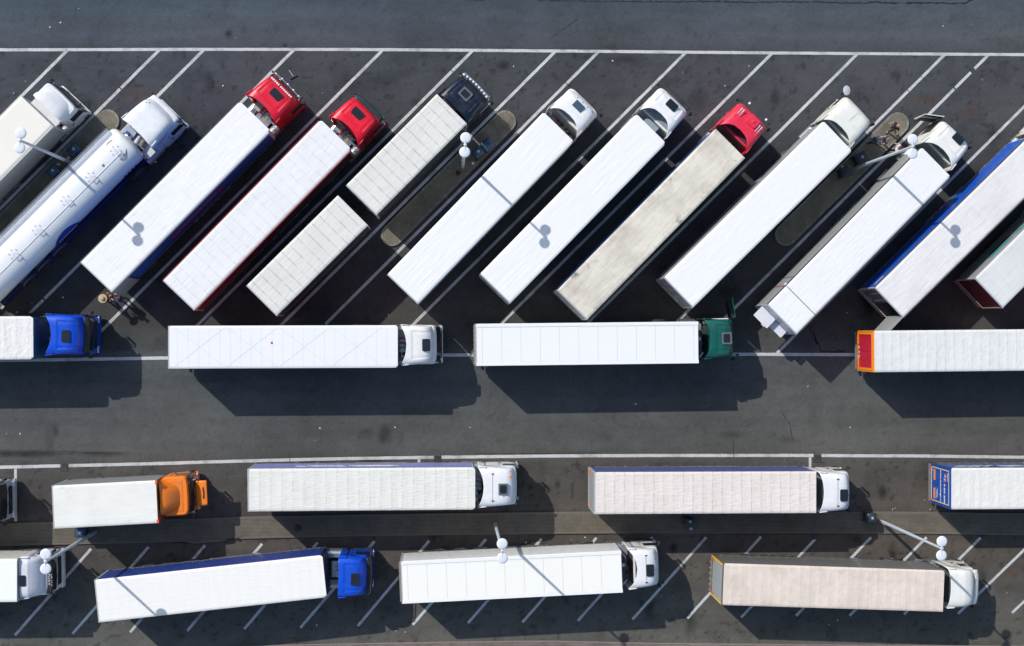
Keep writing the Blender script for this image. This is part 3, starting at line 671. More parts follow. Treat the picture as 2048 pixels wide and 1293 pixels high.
def cabM(loc,yaw,F,R=None,z=3.75,heading=None):
    "matrix of the cab frame inside the vehicle frame"
    W=Matrix.Translation(loc)@Matrix.Rotation(yaw,4,'Z'); Fw=at(*F,z); Rw=at(*R,z); 
    hd=yaw if heading is None else heading
    if heading=='free': hd=math.atan2(Fw.y-Rw.y,Fw.x-Rw.x)
    C=Matrix.Translation((Fw.x,Fw.y,0))@Matrix.Rotation(hd,4,'Z')
    Lc=abs((C.inverted()@Rw).x); return W.inverted()@C,Lc,C
def hpx(C,x,y,z=3.75):
    v=C.inverted()@at(x,y,z); return v.x,v.y
G_L='lorries parked in angled bays'; G_M='lorries parked nose to tail along the drive'; G_K='lorries parked along the paved walkway'; G_B='lorries parked over the slanted bays'
def lorry(label,group,rear,front,F,R,ccol,tr={},cb={},hatch=None,hsize=None,heading=None,z=3.75,name='articulated_lorry',length=None,dots=(),noCab=False,tractor=True):
    loc,yaw,L=place(rear,front,4.0,length); root=empty(name,loc,yaw,label,'lorry',group)
    ro,fr=trailer(root,L,**tr)
    out=dict(root=root,L=L,roof=ro,frame=fr)
    if F:
        M,Lc,C=cabM(loc,yaw,F,R,z,heading); cb=dict(cb)
        if hatch:
            hx,hy=hpx(C,*hatch,z=z); cb['hatch']=(hx,hy)+(tuple(hsize) if hsize else ())
        if dots: cb['dots']=[(*hpx(C,a,b,z),k) for a,b,k in dots]
        co,fm=cab(root,M,ccol,Lc,zr=cb.pop('zr',3.78),**cb); out.update(cab=co,fairing=fm,M=M,Lc=Lc,C=C)
        if tractor: chassis(root,M,-(Lc-.4))
    return out
W1=(.865,.865,.87)
RED=(.74,.008,.035)
# ---- angled row, from the left
o=lorry('cream box lorry at far left with small white cab and sloped roof deflector',G_L,(-250,551),(73.5,222),(124,191),(93,221),(.80,.81,.84),z=2.95,
  tr=dict(roof='flat',roofmat=tarp(1,(.84,.82,.74),dirt=.12,bowd=.0,wr=.15),left=(.42,.41,.38),rail=(.66,.62,.55)),cb=dict(style='bulb',conc=.0,rear_shelf=True,hw=1.18,zr=3.55,inner=(.72,.73,.76),bulb=(-.10,.30,-1.15,.98,1.16)))
o=lorry('white trailer with dark blue sides behind the red cab carrying white roof letters',G_L,(193,554),(511,232),(567,172),(520,219),RED,
  tr=dict(roofmat=tarp(2,W1,dirt=.16,bowd=.10,wr=.45),left=(.008,.06,.34),right=(.008,.10,.50),rear=(.4,.4,.42),rail=(.10,.11,.12),corner=.18,seed=2,open_right=math.radians(-90),front=(.7,.7,.72)),  # the left rail is a dark strip added over a shaded gap
  cb=dict(conc=.32,lights=5,body=(.55,.006,.02)),hatch=(552,189),heading=math.radians(45))
lw=[];
for k,(a,w) in enumerate(((-.88,.10),(-.74,.12),(-.58,.08),(-.46,.12),(-.30,.09),(-.10,.09),(.03,.08),(.15,.10),(.29,.11),(.44,.09),(.57,.12),(.73,.08))): lw.append((a,0,w,.10,.02))
strokes(o['fairing'],o['M']@T(-.20,0,3.765,0,0,-PI/2)@Matrix.Rotation(math.radians(-70),4,'X'),lw,mat('white_vinyl',(.85,.83,.84),.4))
h=2.55/2
rv=mat('red_vinyl',(.55,.01,.06),.45); pv=mat('pale_pink_vinyl',(.62,.35,.50),.5)
M_=T(4.6,-h-.008,0)
strokes(o['root'].children[1],M_,[(0,2.3,.45,.5,.05),(3.9,2.3,.45,.5,.05)]+[(.5+k*.36,2.25,.22,.28,.06) for k in range(9)],rv)
strokes(o['root'].children[1],M_,[(.6,2.72,3.2,.09,.1)],pv)
o=lorry('white trailer with dark red sides behind a red cab with wide dark visor',G_L,(358,590.5),(672.6,268.5),(734,214),(684.5,261),(.80,.006,.03),
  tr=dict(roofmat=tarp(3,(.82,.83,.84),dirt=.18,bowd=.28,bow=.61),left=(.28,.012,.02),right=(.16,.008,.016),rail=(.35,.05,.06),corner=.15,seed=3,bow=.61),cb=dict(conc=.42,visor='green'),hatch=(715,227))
o=lorry('plain white trailer whose white cab carries a square-cornered blue-grey roof panel',G_L,(806,578),(1118,253.5),(1172.5,196.5),(1125,245.5),W1,
  tr=dict(roof='long',roofmat=tarp(5,(.855,.86,.87),dirt=.07,bowd=0,wr=.4,stretch=(.18,3.2,1)),left=(.7,.71,.73),corner=.12,seed=5),cb=dict(conc=.62,inner=(.34,.37,.37),recess=False,p=2.6),
  hatch=(1157,213),hsize=(.62,.85,'panel'),dots=((1156,195,0),(1166,204,0),(1175,214,0),(1185,223.5,0)),heading=math.radians(46))
o=lorry('plain white trailer whose white cab has a deep curved rear notch and dark hatch',G_L,(991,577),(1303,257),(1354,195),(1303,248),W1,
  tr=dict(roof='long',roofmat=tarp(6,(.855,.86,.87),dirt=.08,bowd=0,wr=.4,stretch=(.22,3.0,1)),left=(.5,.5,.5),corner=.15,seed=6),cb=dict(conc=.85,inner=(.26,.33,.38),p=2.8,lights=1),hatch=(1344,211),heading=math.radians(47))
MB().box(-1.02,-.42,-.5,.5,0,.05).build('roof_panel',mat('grey_panel',(.3,.36,.4),.4),o['cab'],o['M']@T(-o['Lc']+.72,0,2.97))
o=lorry('dirty beige trailer with a blue side flash behind a red cab with chrome roof horns',G_L,(1145.5,609.5),(1461,287),(1514.5,226),(1465,279),(.80,.03,.07),
  tr=dict(roof='tarp',amp=.4,roofmat=tarp(7,(.80,.76,.66),(.44,.38,.30),dirt=.85,bowd=.10,spots=1.0,wr=.5),left=(.02,.11,.32),right=(.12,.12,.13),seed=7),cb=dict(conc=.75,horns=True,p=2.5,inner=(.08,.01,.03)),hatch=(1506,243.5),hsize=(.62,.72,'cover'),heading=math.radians(46))
o=lorry('white trailer with grey sides behind a cream cab with a broad hatchless roof',G_L,(1358,585),(1676,272),(1727,214.5),(1671,266),(.82,.82,.76),
  tr=dict(roof='long',roofmat=tarp(8,(.855,.86,.87),dirt=.05,bowd=0,wr=.35,stretch=(1.0,2.2,1)),left=(.36,.37,.38),rear=(.22,.22,.24),corner=.12,seed=8),cb=dict(conc=.5,inner=(.3,.36,.38),recess=False,seams=0,p=2.6),heading=math.radians(44))
MB().box(-1.25,-.3,-.006,.006,0,.004).build('roof_seam',mat('seam_grey',(.2,.2,.2),.7),o['fairing'],o['M']@T(0,0,3.785))  # thin dark grey seam strip along the roof
mb=MB().tube([(0,0,0),(.08,.12,.35)],.03,8).lathe([(.02,-.03),(.28,0),(.30,.02),(.02,.07)],18,T(.1,.15,.42,.35,.3,0)); mb.build('satellite_dish',mat('white_plastic',(.8,.8,.78),.4),o['cab'],o['M']@T(.1,1.25,2.6),smooth=True)
o=lorry('white trailer with two white rear flaps behind a white cab with open door',G_L,(1565,639),(1873,324),(1924,263),(1877,313),(.84,.84,.80),
  tr=dict(roofmat=tarp(9,(.855,.86,.87),dirt=.10,bowd=.06,wr=.5),left=(.34,.35,.345),right=(.5,.5,.5),rail=(.06,.065,.065),rear=(.72,.73,.75),seed=9,amp=.3,corner=.12),cb=dict(conc=.5,inner=(.2,.25,.25),door=1,tuck=52),hatch=(1916.5,278),heading=math.radians(45.5))
r=o['root']; WP=mat('white_flap',(.72,.72,.74),.4,0,0,.06)
MB().box(-.86,-.07,.06,1.24,2.70,2.76,None,.05).build('rear_flap',WP,r); MB().box(-.58,-.07,-1.05,-.02,2.28,2.34,None,.08).build('rear_flap',WP,r)
MB().box(-.93,-.86,.25,.5,2.69,2.74).build('flap_handle',mat('orange_trim',(.75,.5,.35),.5),r)
for xx,c in ((1.62,(.4,.02,.03)),): MB().box(xx-.02,xx+.02,-1.28,1.28,3.985,4.012).build('roof_joint',mat('red_joint',(.12,.03,.04),.5),r); MB().box(xx-.025,xx+.025,1.278,1.30,1.2,3.95).build('side_joint',mat('red_joint2',c,.5),r); MB().box(xx-.02,xx+.14,1.28,1.42,3.82,3.95).build('corner_bracket',WP,r)
MB().box(2.4,2.43,1.278,1.295,1.2,3.9).build('side_joint',mat('dark_joint',(.06,.06,.06),.6),r)
o=lorry('white trailer with bright blue side and one rear door swung open',G_L,(1779,605),(2092,297),(2150,239),(2098,290),(.8,.79,.73),
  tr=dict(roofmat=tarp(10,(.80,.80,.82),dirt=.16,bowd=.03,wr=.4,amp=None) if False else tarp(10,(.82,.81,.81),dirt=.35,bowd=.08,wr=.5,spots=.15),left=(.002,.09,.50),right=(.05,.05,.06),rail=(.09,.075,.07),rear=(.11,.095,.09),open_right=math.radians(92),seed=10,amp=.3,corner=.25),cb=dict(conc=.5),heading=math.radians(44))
strokes(o['root'],T(.25,h+.02,0,0,0,0)@T(0,0,0,0,0,0),[(0,3.3,.3,.06,.1),(.3,3.35,.35,.07,.12)],mat('white_vinyl',(.85,.83,.84),.4),th=-.01)
o=lorry('white trailer with grey sides and dark red rear doors at right edge',G_L,(1979,586),(2290,278),(2345,222),(2296,272),(.8,.8,.8),
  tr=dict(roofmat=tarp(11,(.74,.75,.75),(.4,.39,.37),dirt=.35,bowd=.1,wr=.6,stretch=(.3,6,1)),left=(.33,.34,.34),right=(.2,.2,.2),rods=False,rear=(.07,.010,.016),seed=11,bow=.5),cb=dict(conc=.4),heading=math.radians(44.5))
strokes(o['root'],T(1.8,h+.012,0),[(0,2.9,1.0,.3,.25),(1.2,3.0,.5,.35,.2),(2.2,3.1,1.2,.25,.3)],mat('teal_vinyl',(.02,.35,.36),.45),th=-.01)
strokes(o['root'],T(1.9,h+.012,0),[(.2,2.4,1.6,.35,.3)],BLACK,th=-.008)
# navy rigid lorry with drawbar trailer
loc,yaw,L=place((723.5,400),(904,218)); root=empty('drawbar_lorry',loc,yaw,'two grey-white boxes behind a navy blue cab with bright lamps along its roof','lorry',G_L)
tmat=lambda s:tarp(s,(.76,.75,.71),(.45,.44,.40),dirt=.36,bowd=.7,bow=.62,wr=.5)
ro,fr=trailer(root,L,roofmat=tmat(4),left=(.03,.03,.035),right=(.015,.016,.02),axles=1,firstax=2.2,seed=4,bow=.62,rear=(.1,.1,.11),land=False)
M,Lc,C=cabM(loc,yaw,(950,172),(905.5,216),3.75,None); hx,hy=hpx(C,931,188.5)
co,fm=cab(root,M,(.004,.011,.028),Lc,zr=3.78,conc=.12,hatch=(hx,hy,.42,.55,'frame'),lights=9,inner=(.01,.01,.015),p=3)
wheel(root,M@T(-.55,1.05,0)); wheel(root,M@T(-.55,-1.05,0))
A2,B2=at(524,601,4),at(706,421,4); W=Matrix.Translation(loc)@Matrix.Rotation(yaw,4,'Z')
Mt=W.inverted()@Matrix.Translation((A2.x,A2.y,0))@Matrix.Rotation(math.atan2(B2.y-A2.y,B2.x-A2.x),4,'Z'); L2=(B2-A2).length
ro2,fr2=trailer(root,L2,roofmat=tmat(14),left=(.03,.03,.035),right=(.015,.016,.02),axles=2,firstax=2.6,seed=14,bow=.62,M=Mt,rear=(.12,.12,.12),land=False)
MB().tube([(L2-.5,-.4,.7),(L2+1.6,0,.62),(L2-.5,.4,.7)],.06,8).build('drawbar',FRAME,root,Mt)
# ---- tank lorry
loc,yaw,L=place((-38,584),(265,281),2.3); root=empty('tank_lorry',loc,yaw,'white and blue rounded tank lorry with five manholes along its top','lorry',G_L)
tm=bpy.data.materials.new('tank_paint'); nt,b=nodes(tm); v=obj_vec(nt); t=N(nt,'TexCoord'); sp=N(nt,'SeparateXYZ'); nt.links.new(t.outputs['Object'],sp.inputs[0])
low=rng(nt,sp.outputs[2],2.44,2.40,0,1); st1=rng(nt,mth(nt,'ABSOLUTE',mth(nt,'SUBTRACT',sp.outputs[2],2.45)),.0,.36,.55,0)
c=mixc(nt,low,(.82,.83,.82,1),(.004,.075,.46,1)); sock(nt,b.inputs['Base Color'],mixc(nt,mth(nt,'MULTIPLY',rng(nt,noi(nt,v,1.5),.45,.8,0,1),.12),c,(.3,.3,.3,1))); b.inputs['Roughness'].default_value=.28; b.inputs['Coat Weight'].default_value=.4
def tk(u,v):
    x=L*u; e=min(x,L-x); k=math.sqrt(max(0,1-(1-min(1,e/.42))**2))**.7; k=max(k,.02)
    y,z=se(1.27*(.55+.45*k) if k>.05 else .01,.98*(.55+.45*k) if k>.05 else .01,2*PI*v,2.15); return (x,y,2.5+z)
def tk(u,v):
    # fine stations near the ends
    s=(1-math.cos(PI*u))/2*.35+u*.65; x=L*s; e=min(x,L-x); k=math.sqrt(max(0,1-(1-min(1,e/.45))**2)); k=.35+.65*k if e>.001 else .02
    y,z=se(1.27*k,.98*k,2*PI*v,2.15); return (x,y,2.5+z)
tank=MB().grid(tk,60,64).build('tank',tm,root,smooth=True,ang=60)
Wt=Matrix.Translation(loc)@Matrix.Rotation(yaw,4,'Z')
for (px,py) in ((232,303),(183,356),(133,403),(76.5,462),(29,510.5)):
    q=Wt.inverted()@at(px,py,3.55); mh=MB().lathe([(.27,-.1),(.27,.0),(.25,.03),(.05,.04)],24,T(q.x,q.y+.1,3.44)).build('manhole',mat('white_enamel',(.66,.68,.70),.35),tank,smooth=True)
    mb=MB()
    for k in range(6): a=k*PI/3+.3; MB().box(.26,.31,-.018,.018,-.02,.03,T(q.x,q.y+.1,3.53,0,0,a)).build('clamp',STEEL,mh)
    MB().tube([(q.x-.15,q.y-.26,3.45),(q.x-.12,q.y-.26,3.52),(q.x+.22,q.y-.26,3.52),(q.x+.25,q.y-.2,3.45)],.016,6).box(q.x+.12,q.x+.2,q.y-.40,q.y-.32,3.4,3.48).build('valve',mat('valve_grey',(.45,.47,.5),.4),mh)
q=Wt.inverted()@at(205,330,3.5); MB().lathe([(.08,-.1),(.08,.06),(.02,.08)],12,T(q.x,q.y,3.48)).build('pressure_valve',STEEL,tank)
mb=MB().box(.3,L-.5,.86,1.24,3.22,3.25); 
for yy in (.84,1.25): mb.tube([(.3,yy,3.3),(L-.5,yy,3.3)],.02,6)
for k in range(12): mb.box(.4+k*(L-1)/12,.46+k*(L-1)/12,.84,1.25,3.24,3.30)
cwk=mb.build('catwalk',mat('walkway_metal',(.52,.55,.60),.5,.3),tank)
MB().tube([(.3,1.27,3.55),(L-.5,1.27,3.55)],.012,6).tube([(.3,1.27,3.2),(.3,1.27,3.55)],.012,6).tube([(L-.5,1.27,3.2),(L-.5,1.27,3.55)],.012,6).build('handrail',STEEL,cwk)
MB().tube([(.4,-.36,3.46),(L-.9,-.36,3.46)],.02,8).build('vent_pipe',mat('pipe_white',(.72,.74,.76),.3),tank,smooth=True)
mb=MB(); pts=[]
q=Wt.inverted()@at(232,303,3.55)
for k in range(17): a=-PI*.62+PI*1.24*k/16; pts.append((q.x+.05+.62*math.cos(a),q.y+.1+.62*math.sin(a),3.42))
MB().tube(pts,.022,6).build('hose',RUBBER,tank,smooth=True)
q=Wt.inverted()@at(146,474,2.0)
bl=mat('blue_vinyl',(.003,.03,.32),.3,0,.3)
def tanky(z): 
    return -1.27*(max(0,1-(abs(z-2.5)/.98)**2.15))**(1/2.15)
mb=MB(); n=28; vs=[(q.x,tanky(2.3)-.012,2.3)]
mb.grid(lambda u,v:(q.x+1.05*math.cos(2*PI*v)*u,tanky(2.42+.62*math.sin(2*PI*v)*u)-.012,2.42+.62*math.sin(2*PI*v)*u),8,36); eb=mb.build('emblem',bl,tank,smooth=True)
wl=mat('white_vinyl',(.85,.83,.84),.4)
mb=MB()
for k in range(9):
    x=q.x-.72+k*.17
    for (z0,z1) in ((2.38,2.6),): mb.add([(x,tanky(z0)-.02,z0),(x+.10,tanky(z0)-.02,z0),(x+.12,tanky(z1)-.02,z1),(x+.02,tanky(z1)-.02,z1)],[(0,1,2,3)])
mb.build('lettering',wl,eb)
q=Wt.inverted()@at(262,346,2.1); mb=MB()
for k in range(4):
    x=q.x-.45+k*.3; mb.add([(x,tanky(2.5)-.015,2.5),(x+.16,tanky(2.5)-.015,2.5),(x+.18,tanky(2.66)-.015,2.66),(x+.02,tanky(2.66)-.015,2.66)],[(0,1,2,3)])
mb.build('lettering',mat('dark_vinyl',(.01,.05,.12),.4),tank)
mb=MB()
for s in (-1,1): mb.box(.3,L-.4,s*.4,s*.52,1.0,1.5)
mb.box(.2,L-.3,-1.15,-1.1,.5,1.2).box(.2,L-.3,1.1,1.15,.5,1.2); fr=mb.build('trailer_frame',mat('frame_blue',(.006,.03,.16),.45,0,.2,.2),root)
for k in range(3):
    for s in (-1,1):
        wheel(root,T(2.2+k*1.31,s*1.05,0)); xx=2.2+k*1.31
        MB().grid(lambda u,v:(xx+.6*math.cos(PI*(.05+.9*u)),s*(1.24-.36*v),.52+.58*math.sin(PI*(.05+.9*u))),12,1).build('mudguard',mat('guard_grey',(.18,.2,.24),.4),fr).modifiers.new('thickness','SOLIDIFY').thickness=.02
MB().box(-.3,-.05,-1.2,1.2,.5,.62).box(-.3,.3,-.5,-.45,.5,1.1).box(-.3,.3,.45,.5,.5,1.1).build('rear_bumper',STEEL,fr)
for s in (-1,1): MB().box(-.33,-.30,s*.8,s*1.15,.64,.78).build('rear_light',ORAL,fr)
M,Lc,C=cabM(loc,yaw,(321.5,215),(271,266),3.7,None)
co,fm=cab(root,M,(.82,.84,.88),Lc,zr=3.75,conc=.12,recess=False,dots=[(*hpx(C,291,204.5),0),(*hpx(C,297,205),0)],inner=(.6,.6,.62),p=2.5,visor='white')
ch=chassis(root,M,-(Lc-.4),length=3.2)
MB().box(-Lc-.75,-Lc-.1,-1.15,-.55,1.3,1.75,None,.06).build('pump_box',mat('white_enamel',(.66,.68,.70),.35),root,M)
MB().box(-Lc-.55,-Lc-.02,.25,.95,1.9,2.5,None,.12).build('compressor',mat('compressor_metal',(.5,.53,.58),.3,.6),root,M)
MB().lathe([(.17,-.3),(.17,.3),(.1,.33)],18,T(-Lc-.35,0,2.2,0,PI/2,.3)).build('compressor_drum',mat('white_enamel',(.66,.68,.70),.35),root,M,smooth=True)
MB().lathe([(.1,-.1),(.1,.12)],14,T(-Lc-.42,.62,2.62,PI/2)).build('filter',mat('blue_plastic',(.01,.12,.45),.4),root,M)
MB().lathe([(.09,-.08),(.09,.1)],14,T(-Lc+.12,.98,2.3,PI/2)).build('tail_lamp',REDL,root,M)
# ---- middle row
o=lorry('white tarpaulin trailer behind a bright blue cab at the left edge',G_M,(-393,679.5),(67,676),(161,670.5),(88,675),(.002,.075,.60),
  tr=dict(roofmat=tarp(20,(.80,.79,.78),dirt=.15,bowd=.3,bow=.68,wr=1.0,stretch=(1.6,1.4,1)),left=(.50,.47,.42),right=(.5,.47,.42),front=(.01,.09,.2),seed=20,amp=.6,bow=.68,corner=.16),cb=dict(conc=.42,visor='black',body=(.002,.06,.45),p=1.8),hatch=(131.6,673),dots=((135,654,0),(136.5,694,0)),heading=math.radians(-.8))
o=lorry('white roofed trailer criss-crossed with fine drawn strap creases, left of the green cab lorry',G_M,(338,695),(796,693.5),(868.5,690),(801,691),(.84,.84,.83),
  tr=dict(roof='cross',roofmat=tarp(21,(.83,.84,.87),dirt=.08,bowd=.0,wr=.25),left=(.45,.04,.035),right=(.6,.6,.6),rear=(.7,.7,.7),seed=21,corner=.12),cb=dict(conc=.36,p=2,nose=.46),hatch=(852.5,690.5),heading=math.radians(.5))
o=lorry('smooth white seamed trailer behind a dark green cab with open door',G_M,(953,690.5),(1397,685.5),(1471,676.5),(1409,681),(.001,.098,.078),
  tr=dict(roof='panel',roofmat=tarp(22,(.84,.85,.87),dirt=.04,bowd=0,wr=.05),left=(.75,.75,.74),right=(.75,.75,.74),rear=(.5,.49,.47),front=(.8,.8,.8),seed=22),cb=dict(conc=.42,door=1,tuck=82,p=1.9,inner=(.01,.05,.04)),hatch=(1453.5,677),hsize=(.42,.55,'frame'),dots=((1466,666,1),(1467,676,1),(1467.6,685.5,1)),heading=math.radians(1.5))
strokes(o['fairing'],o['M']@T(-1.3,1.17,2.98),[(0,0,.38,.10,.02),(.42,0,.12,.1,.02),(.58,0,.14,.1,.02),(.76,0,.1,.1,.02),(.9,0,.12,.1,.02)],wl,th=-.06)
for s in (-1,1): MB().tube([(-.02,s*.95,0),(.25,s*.9,0),(.45,s*.62,0)],.025,6).build('guard_tube',WP,o['root'],T(o['L'],0,3.2))
MB().box(.03,.42,-.75,.75,1.6,3.0).build('cooling_unit',mat('unit_grey',(.05,.05,.055),.5),o['root'],T(o['L'],0,0)); MB().box(.1,.34,.1,.32,3.0,3.03).build('unit_label',WP,o['root'],T(o['L'],0,0))
mb=MB()
for k in range(9): mb.tube([(-.12,-1.15+k*.28,3.9),(-.12,-1.15+k*.28,1.2)],.02,6)
mb.box(-.16,-.08,-1.2,1.2,3.7,3.78).build('door_gear',mat('rusty_gear',(.30,.25,.2),.6,.2),o['root'])
o=lorry('white tarpaulin trailer with a red rear panel edged in orange at the right edge',G_M,(1748,703.5),(2193,699),(2266,694),(2200,697),(.7,.02,.03),
  tr=dict(roofmat=tarp(23,(.78,.78,.77),(.5,.49,.46),dirt=.3,bowd=.35,bow=.56,wr=.7,stretch=(1.2,1.2,1)),left=(.42,.04,.03),right=(.4,.04,.03),rear=(.55,.008,.035),rear_border=(.9,.25,.01),seed=23,bow=.56,amp=.3,rods=False),cb=dict(conc=.35))
strokes(o['root'],T(-.06,.3,0,0,0,-PI/2),[(0,1.35,.16,.12,0),(.3,1.4,.12,.12,.02),(.55,1.35,.2,.1,0)],wl,th=.01)
MB().box(-.085,-.05,-1.17,1.17,3.76,3.87).box(-.085,-.05,-1.17,-1.04,1.2,3.75).box(-.085,-.05,1.04,1.17,1.2,3.75).box(-.085,-.05,-1.03,-.4,1.2,1.33).box(-.085,-.05,.4,1.03,1.2,1.33).build('orange_border',mat('orange_tape',(.92,.28,.01),.5),o['root'])
# ---- kerbside row
loc,yaw,L=place((107,1015),(314.5,1004)); root=empty('rigid_lorry',loc,yaw,'short white box lorry with an orange cab and its front flap lifted open','lorry',G_K)
ro,fr=trailer(root,L,roof='flat',roofmat=tarp(30,(.84,.84,.80),dirt=.25,bowd=.0,wr=.2,spots=.35),left=(.26,.27,.27),right=(.5,.5,.5),front=(.28,.07,.02),axles=1,firstax=1.6,seed=30,rear=(.6,.6,.6),land=False)
M,Lc,C=cabM(loc,yaw,(374,992),(323,998),2.95,math.radians(3)); ORG=(.95,.225,.014)
co,fm=cab(root,M,ORG,Lc,zr=3.72,style='bulb',conc=.1,hw=1.13,flap=True,inner=(.8,.2,.012),dots=())
for s in (-1,1): MB().box(L-.08,L+.04,s*1.05,s*1.27,3.9,4.03).build('corner_cap',mat('red_corner',(.85,.1,.04),.5),root); wheel(root,M@T(-.55,s*1.05,0))
mb=MB()
for k in range(3): 
    mb.tube([(.30+.16*math.cos(a/8*PI)-.05*k,1.0+.16*math.sin(a/8*PI)-.0*k,2.2+.06*k) for a in range(-3,10)],.015,5)
mb.build('bull_bar',CHROME,co,M)
o=lorry('off-white trailer with pale violet-blue side and white lettering along the lower edge line',G_K,(497.5,981),(951,977.5),(1033,975),(956,974),(.83,.84,.86),
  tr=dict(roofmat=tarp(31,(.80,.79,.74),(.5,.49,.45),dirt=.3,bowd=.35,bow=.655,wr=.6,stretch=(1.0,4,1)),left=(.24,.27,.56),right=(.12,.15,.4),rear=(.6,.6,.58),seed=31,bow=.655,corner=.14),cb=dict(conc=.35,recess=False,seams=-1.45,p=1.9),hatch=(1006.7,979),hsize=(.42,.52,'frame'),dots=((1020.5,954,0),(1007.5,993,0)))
MB().lathe([(.09,0),(.09,.04),(.03,.07)],14,T(*hpx(o['C'],1020.5,953.5),3.78)).build('beacon',ORAL,o['fairing'],o['M'],smooth=True)
strokes(o['root'],T(0,h+.012,0),[(2.6,2.7,.35,.42,.4),(3.3,2.6,.3,.42,.5),(3.7,2.6,.5,.42,.6),(4.2,2.6,.6,.5,.6),(5.1,2.6,.3,.55,.3),(5.8,2.6,.7,.5,.7),(6.5,2.55,.3,.5,.6),(6.9,2.55,.3,.5,.6),(7.3,2.55,.3,.5,.6),(7.6,2.55,.4,.5,.7),(8.1,2.55,.35,.5,.5)],mat('white_vinyl',(.85,.83,.84),.4),th=-.01)
o=lorry('pinkish-white ribbed trailer with indigo side behind a white cab above the walkway',G_K,(1190,987),(1633,985),(1706,985.5),(1640,986),(.84,.84,.85),
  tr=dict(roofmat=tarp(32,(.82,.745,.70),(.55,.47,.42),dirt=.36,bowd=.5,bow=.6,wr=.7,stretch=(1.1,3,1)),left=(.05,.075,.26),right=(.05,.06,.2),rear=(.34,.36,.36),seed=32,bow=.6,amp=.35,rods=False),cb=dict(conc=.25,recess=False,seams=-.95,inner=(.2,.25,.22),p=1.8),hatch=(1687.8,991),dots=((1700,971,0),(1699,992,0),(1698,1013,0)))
for s,zz in ((1,2.0),(-1,1.9),(1,1.5)): MB().box(-.075,-.05,s*.85,s*1.1,zz,zz+.18).build('reflector',ORAL,o['root'])
o=lorry('off-white trailer with a blue rear door carrying white writing and orange plates',G_K,(1902,978),(2345,976),(2418,974),(2350,975),(.8,.8,.8),
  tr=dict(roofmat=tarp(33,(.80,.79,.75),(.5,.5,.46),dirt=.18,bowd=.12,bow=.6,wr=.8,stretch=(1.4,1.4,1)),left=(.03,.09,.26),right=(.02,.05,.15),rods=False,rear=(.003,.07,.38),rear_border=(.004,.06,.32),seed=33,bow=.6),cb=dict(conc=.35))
r=o['root']; YT=mat('yellow_tape',(.75,.55,.12),.5)
for s in (-1,1): MB().box(-.085,-.06,s*1.02,s*1.08,1.15,3.85).build('yellow_stripe',YT,r)
MB().box(-.085,-.06,-1.0,1.0,1.05,1.10).box(-.085,-.06,-1.0,1.0,3.80,3.84).build('pale_stripe',mat('pale_tape',(.6,.6,.5),.5),r)
OT=mat('orange_plate',(.85,.28,.08),.5)
for y0 in (.25,-.92): MB().box(-.085,-.06,y0,y0+.68,1.45,1.70).build('reflector_plate',OT,r)
RM=Matrix(((0,0,-1,-.088),(-1,0,0,0),(0,1,0,0),(0,0,0,1)))
text_obj('www.eventergo.ru',.27,wl,r,T(0,-.02,2.62)@RM,bold=.006); text_obj('8 800 3000',.26,wl,r,T(0,-.42,3.2)@RM,bold=.008)
strokes(r,T(-.088,.85,0,0,0,-PI/2),[(0,3.22,.14,.18,.06),(.2,3.16,.14,.2,.06),(.4,3.12,.14,.2,.06)],mat('red_emblem',(.75,.08,.12),.5)); strokes(r,T(-.092,.82,0,0,0,-PI/2),[(.08,3.2,.06,.24,.06),(.3,3.14,.06,.26,.06)],wl)
strokes(r,T(-.088,0,0,0,0,-PI/2),[(.2,2.1,.55,.05,0),(.25,2.02,.55,.05,0),(.35,1.94,.5,.05,0),(-.95,1.15,.18,.14,0),(-.9,3.6,.5,.12,0)],mat('pale_blue_vinyl',(.35,.5,.7),.5))
strokes(r,T(0,h+.012,0),[(1.0,2.9,.7,.4,-.5),(1.9,2.8,.3,.6,-.6),(2.3,2.8,.3,.6,-.6),(2.9,2.7,.35,.6,-.6),(3.4,2.9,.6,.4,.3),(4.1,2.8,.7,.4,.2),(5.1,2.9,.6,.4,.2)],mat('white_vinyl2',(.7,.7,.72),.4),th=-.01)
# vehicle cut by the left edge
loc,yaw,L=place((-230,1012),(-60,1010)); root=empty('rigid_lorry',loc,yaw,'white-edged cab front with dark glass poking in at the left edge','lorry',G_K)
ro,fr=trailer(root,L,roof='flat',roofmat=tarp(34,(.7,.7,.7),dirt=.2,bowd=0,wr=.2),left=(.3,.3,.3),axles=1,firstax=1.3,seed=34,land=False,ztop=3.4)
M,Lc,C=cabM(loc,yaw,(-6,1008),(-55,1009),2.95,math.radians(.5)); co,fm=cab(root,M,(.7,.72,.74),Lc,zr=3.3,style='bulb',hw=1.12,body=(.5,.52,.54)); 
for s in (-1,1): wheel(root,M@T(-.55,s*1.05,0))
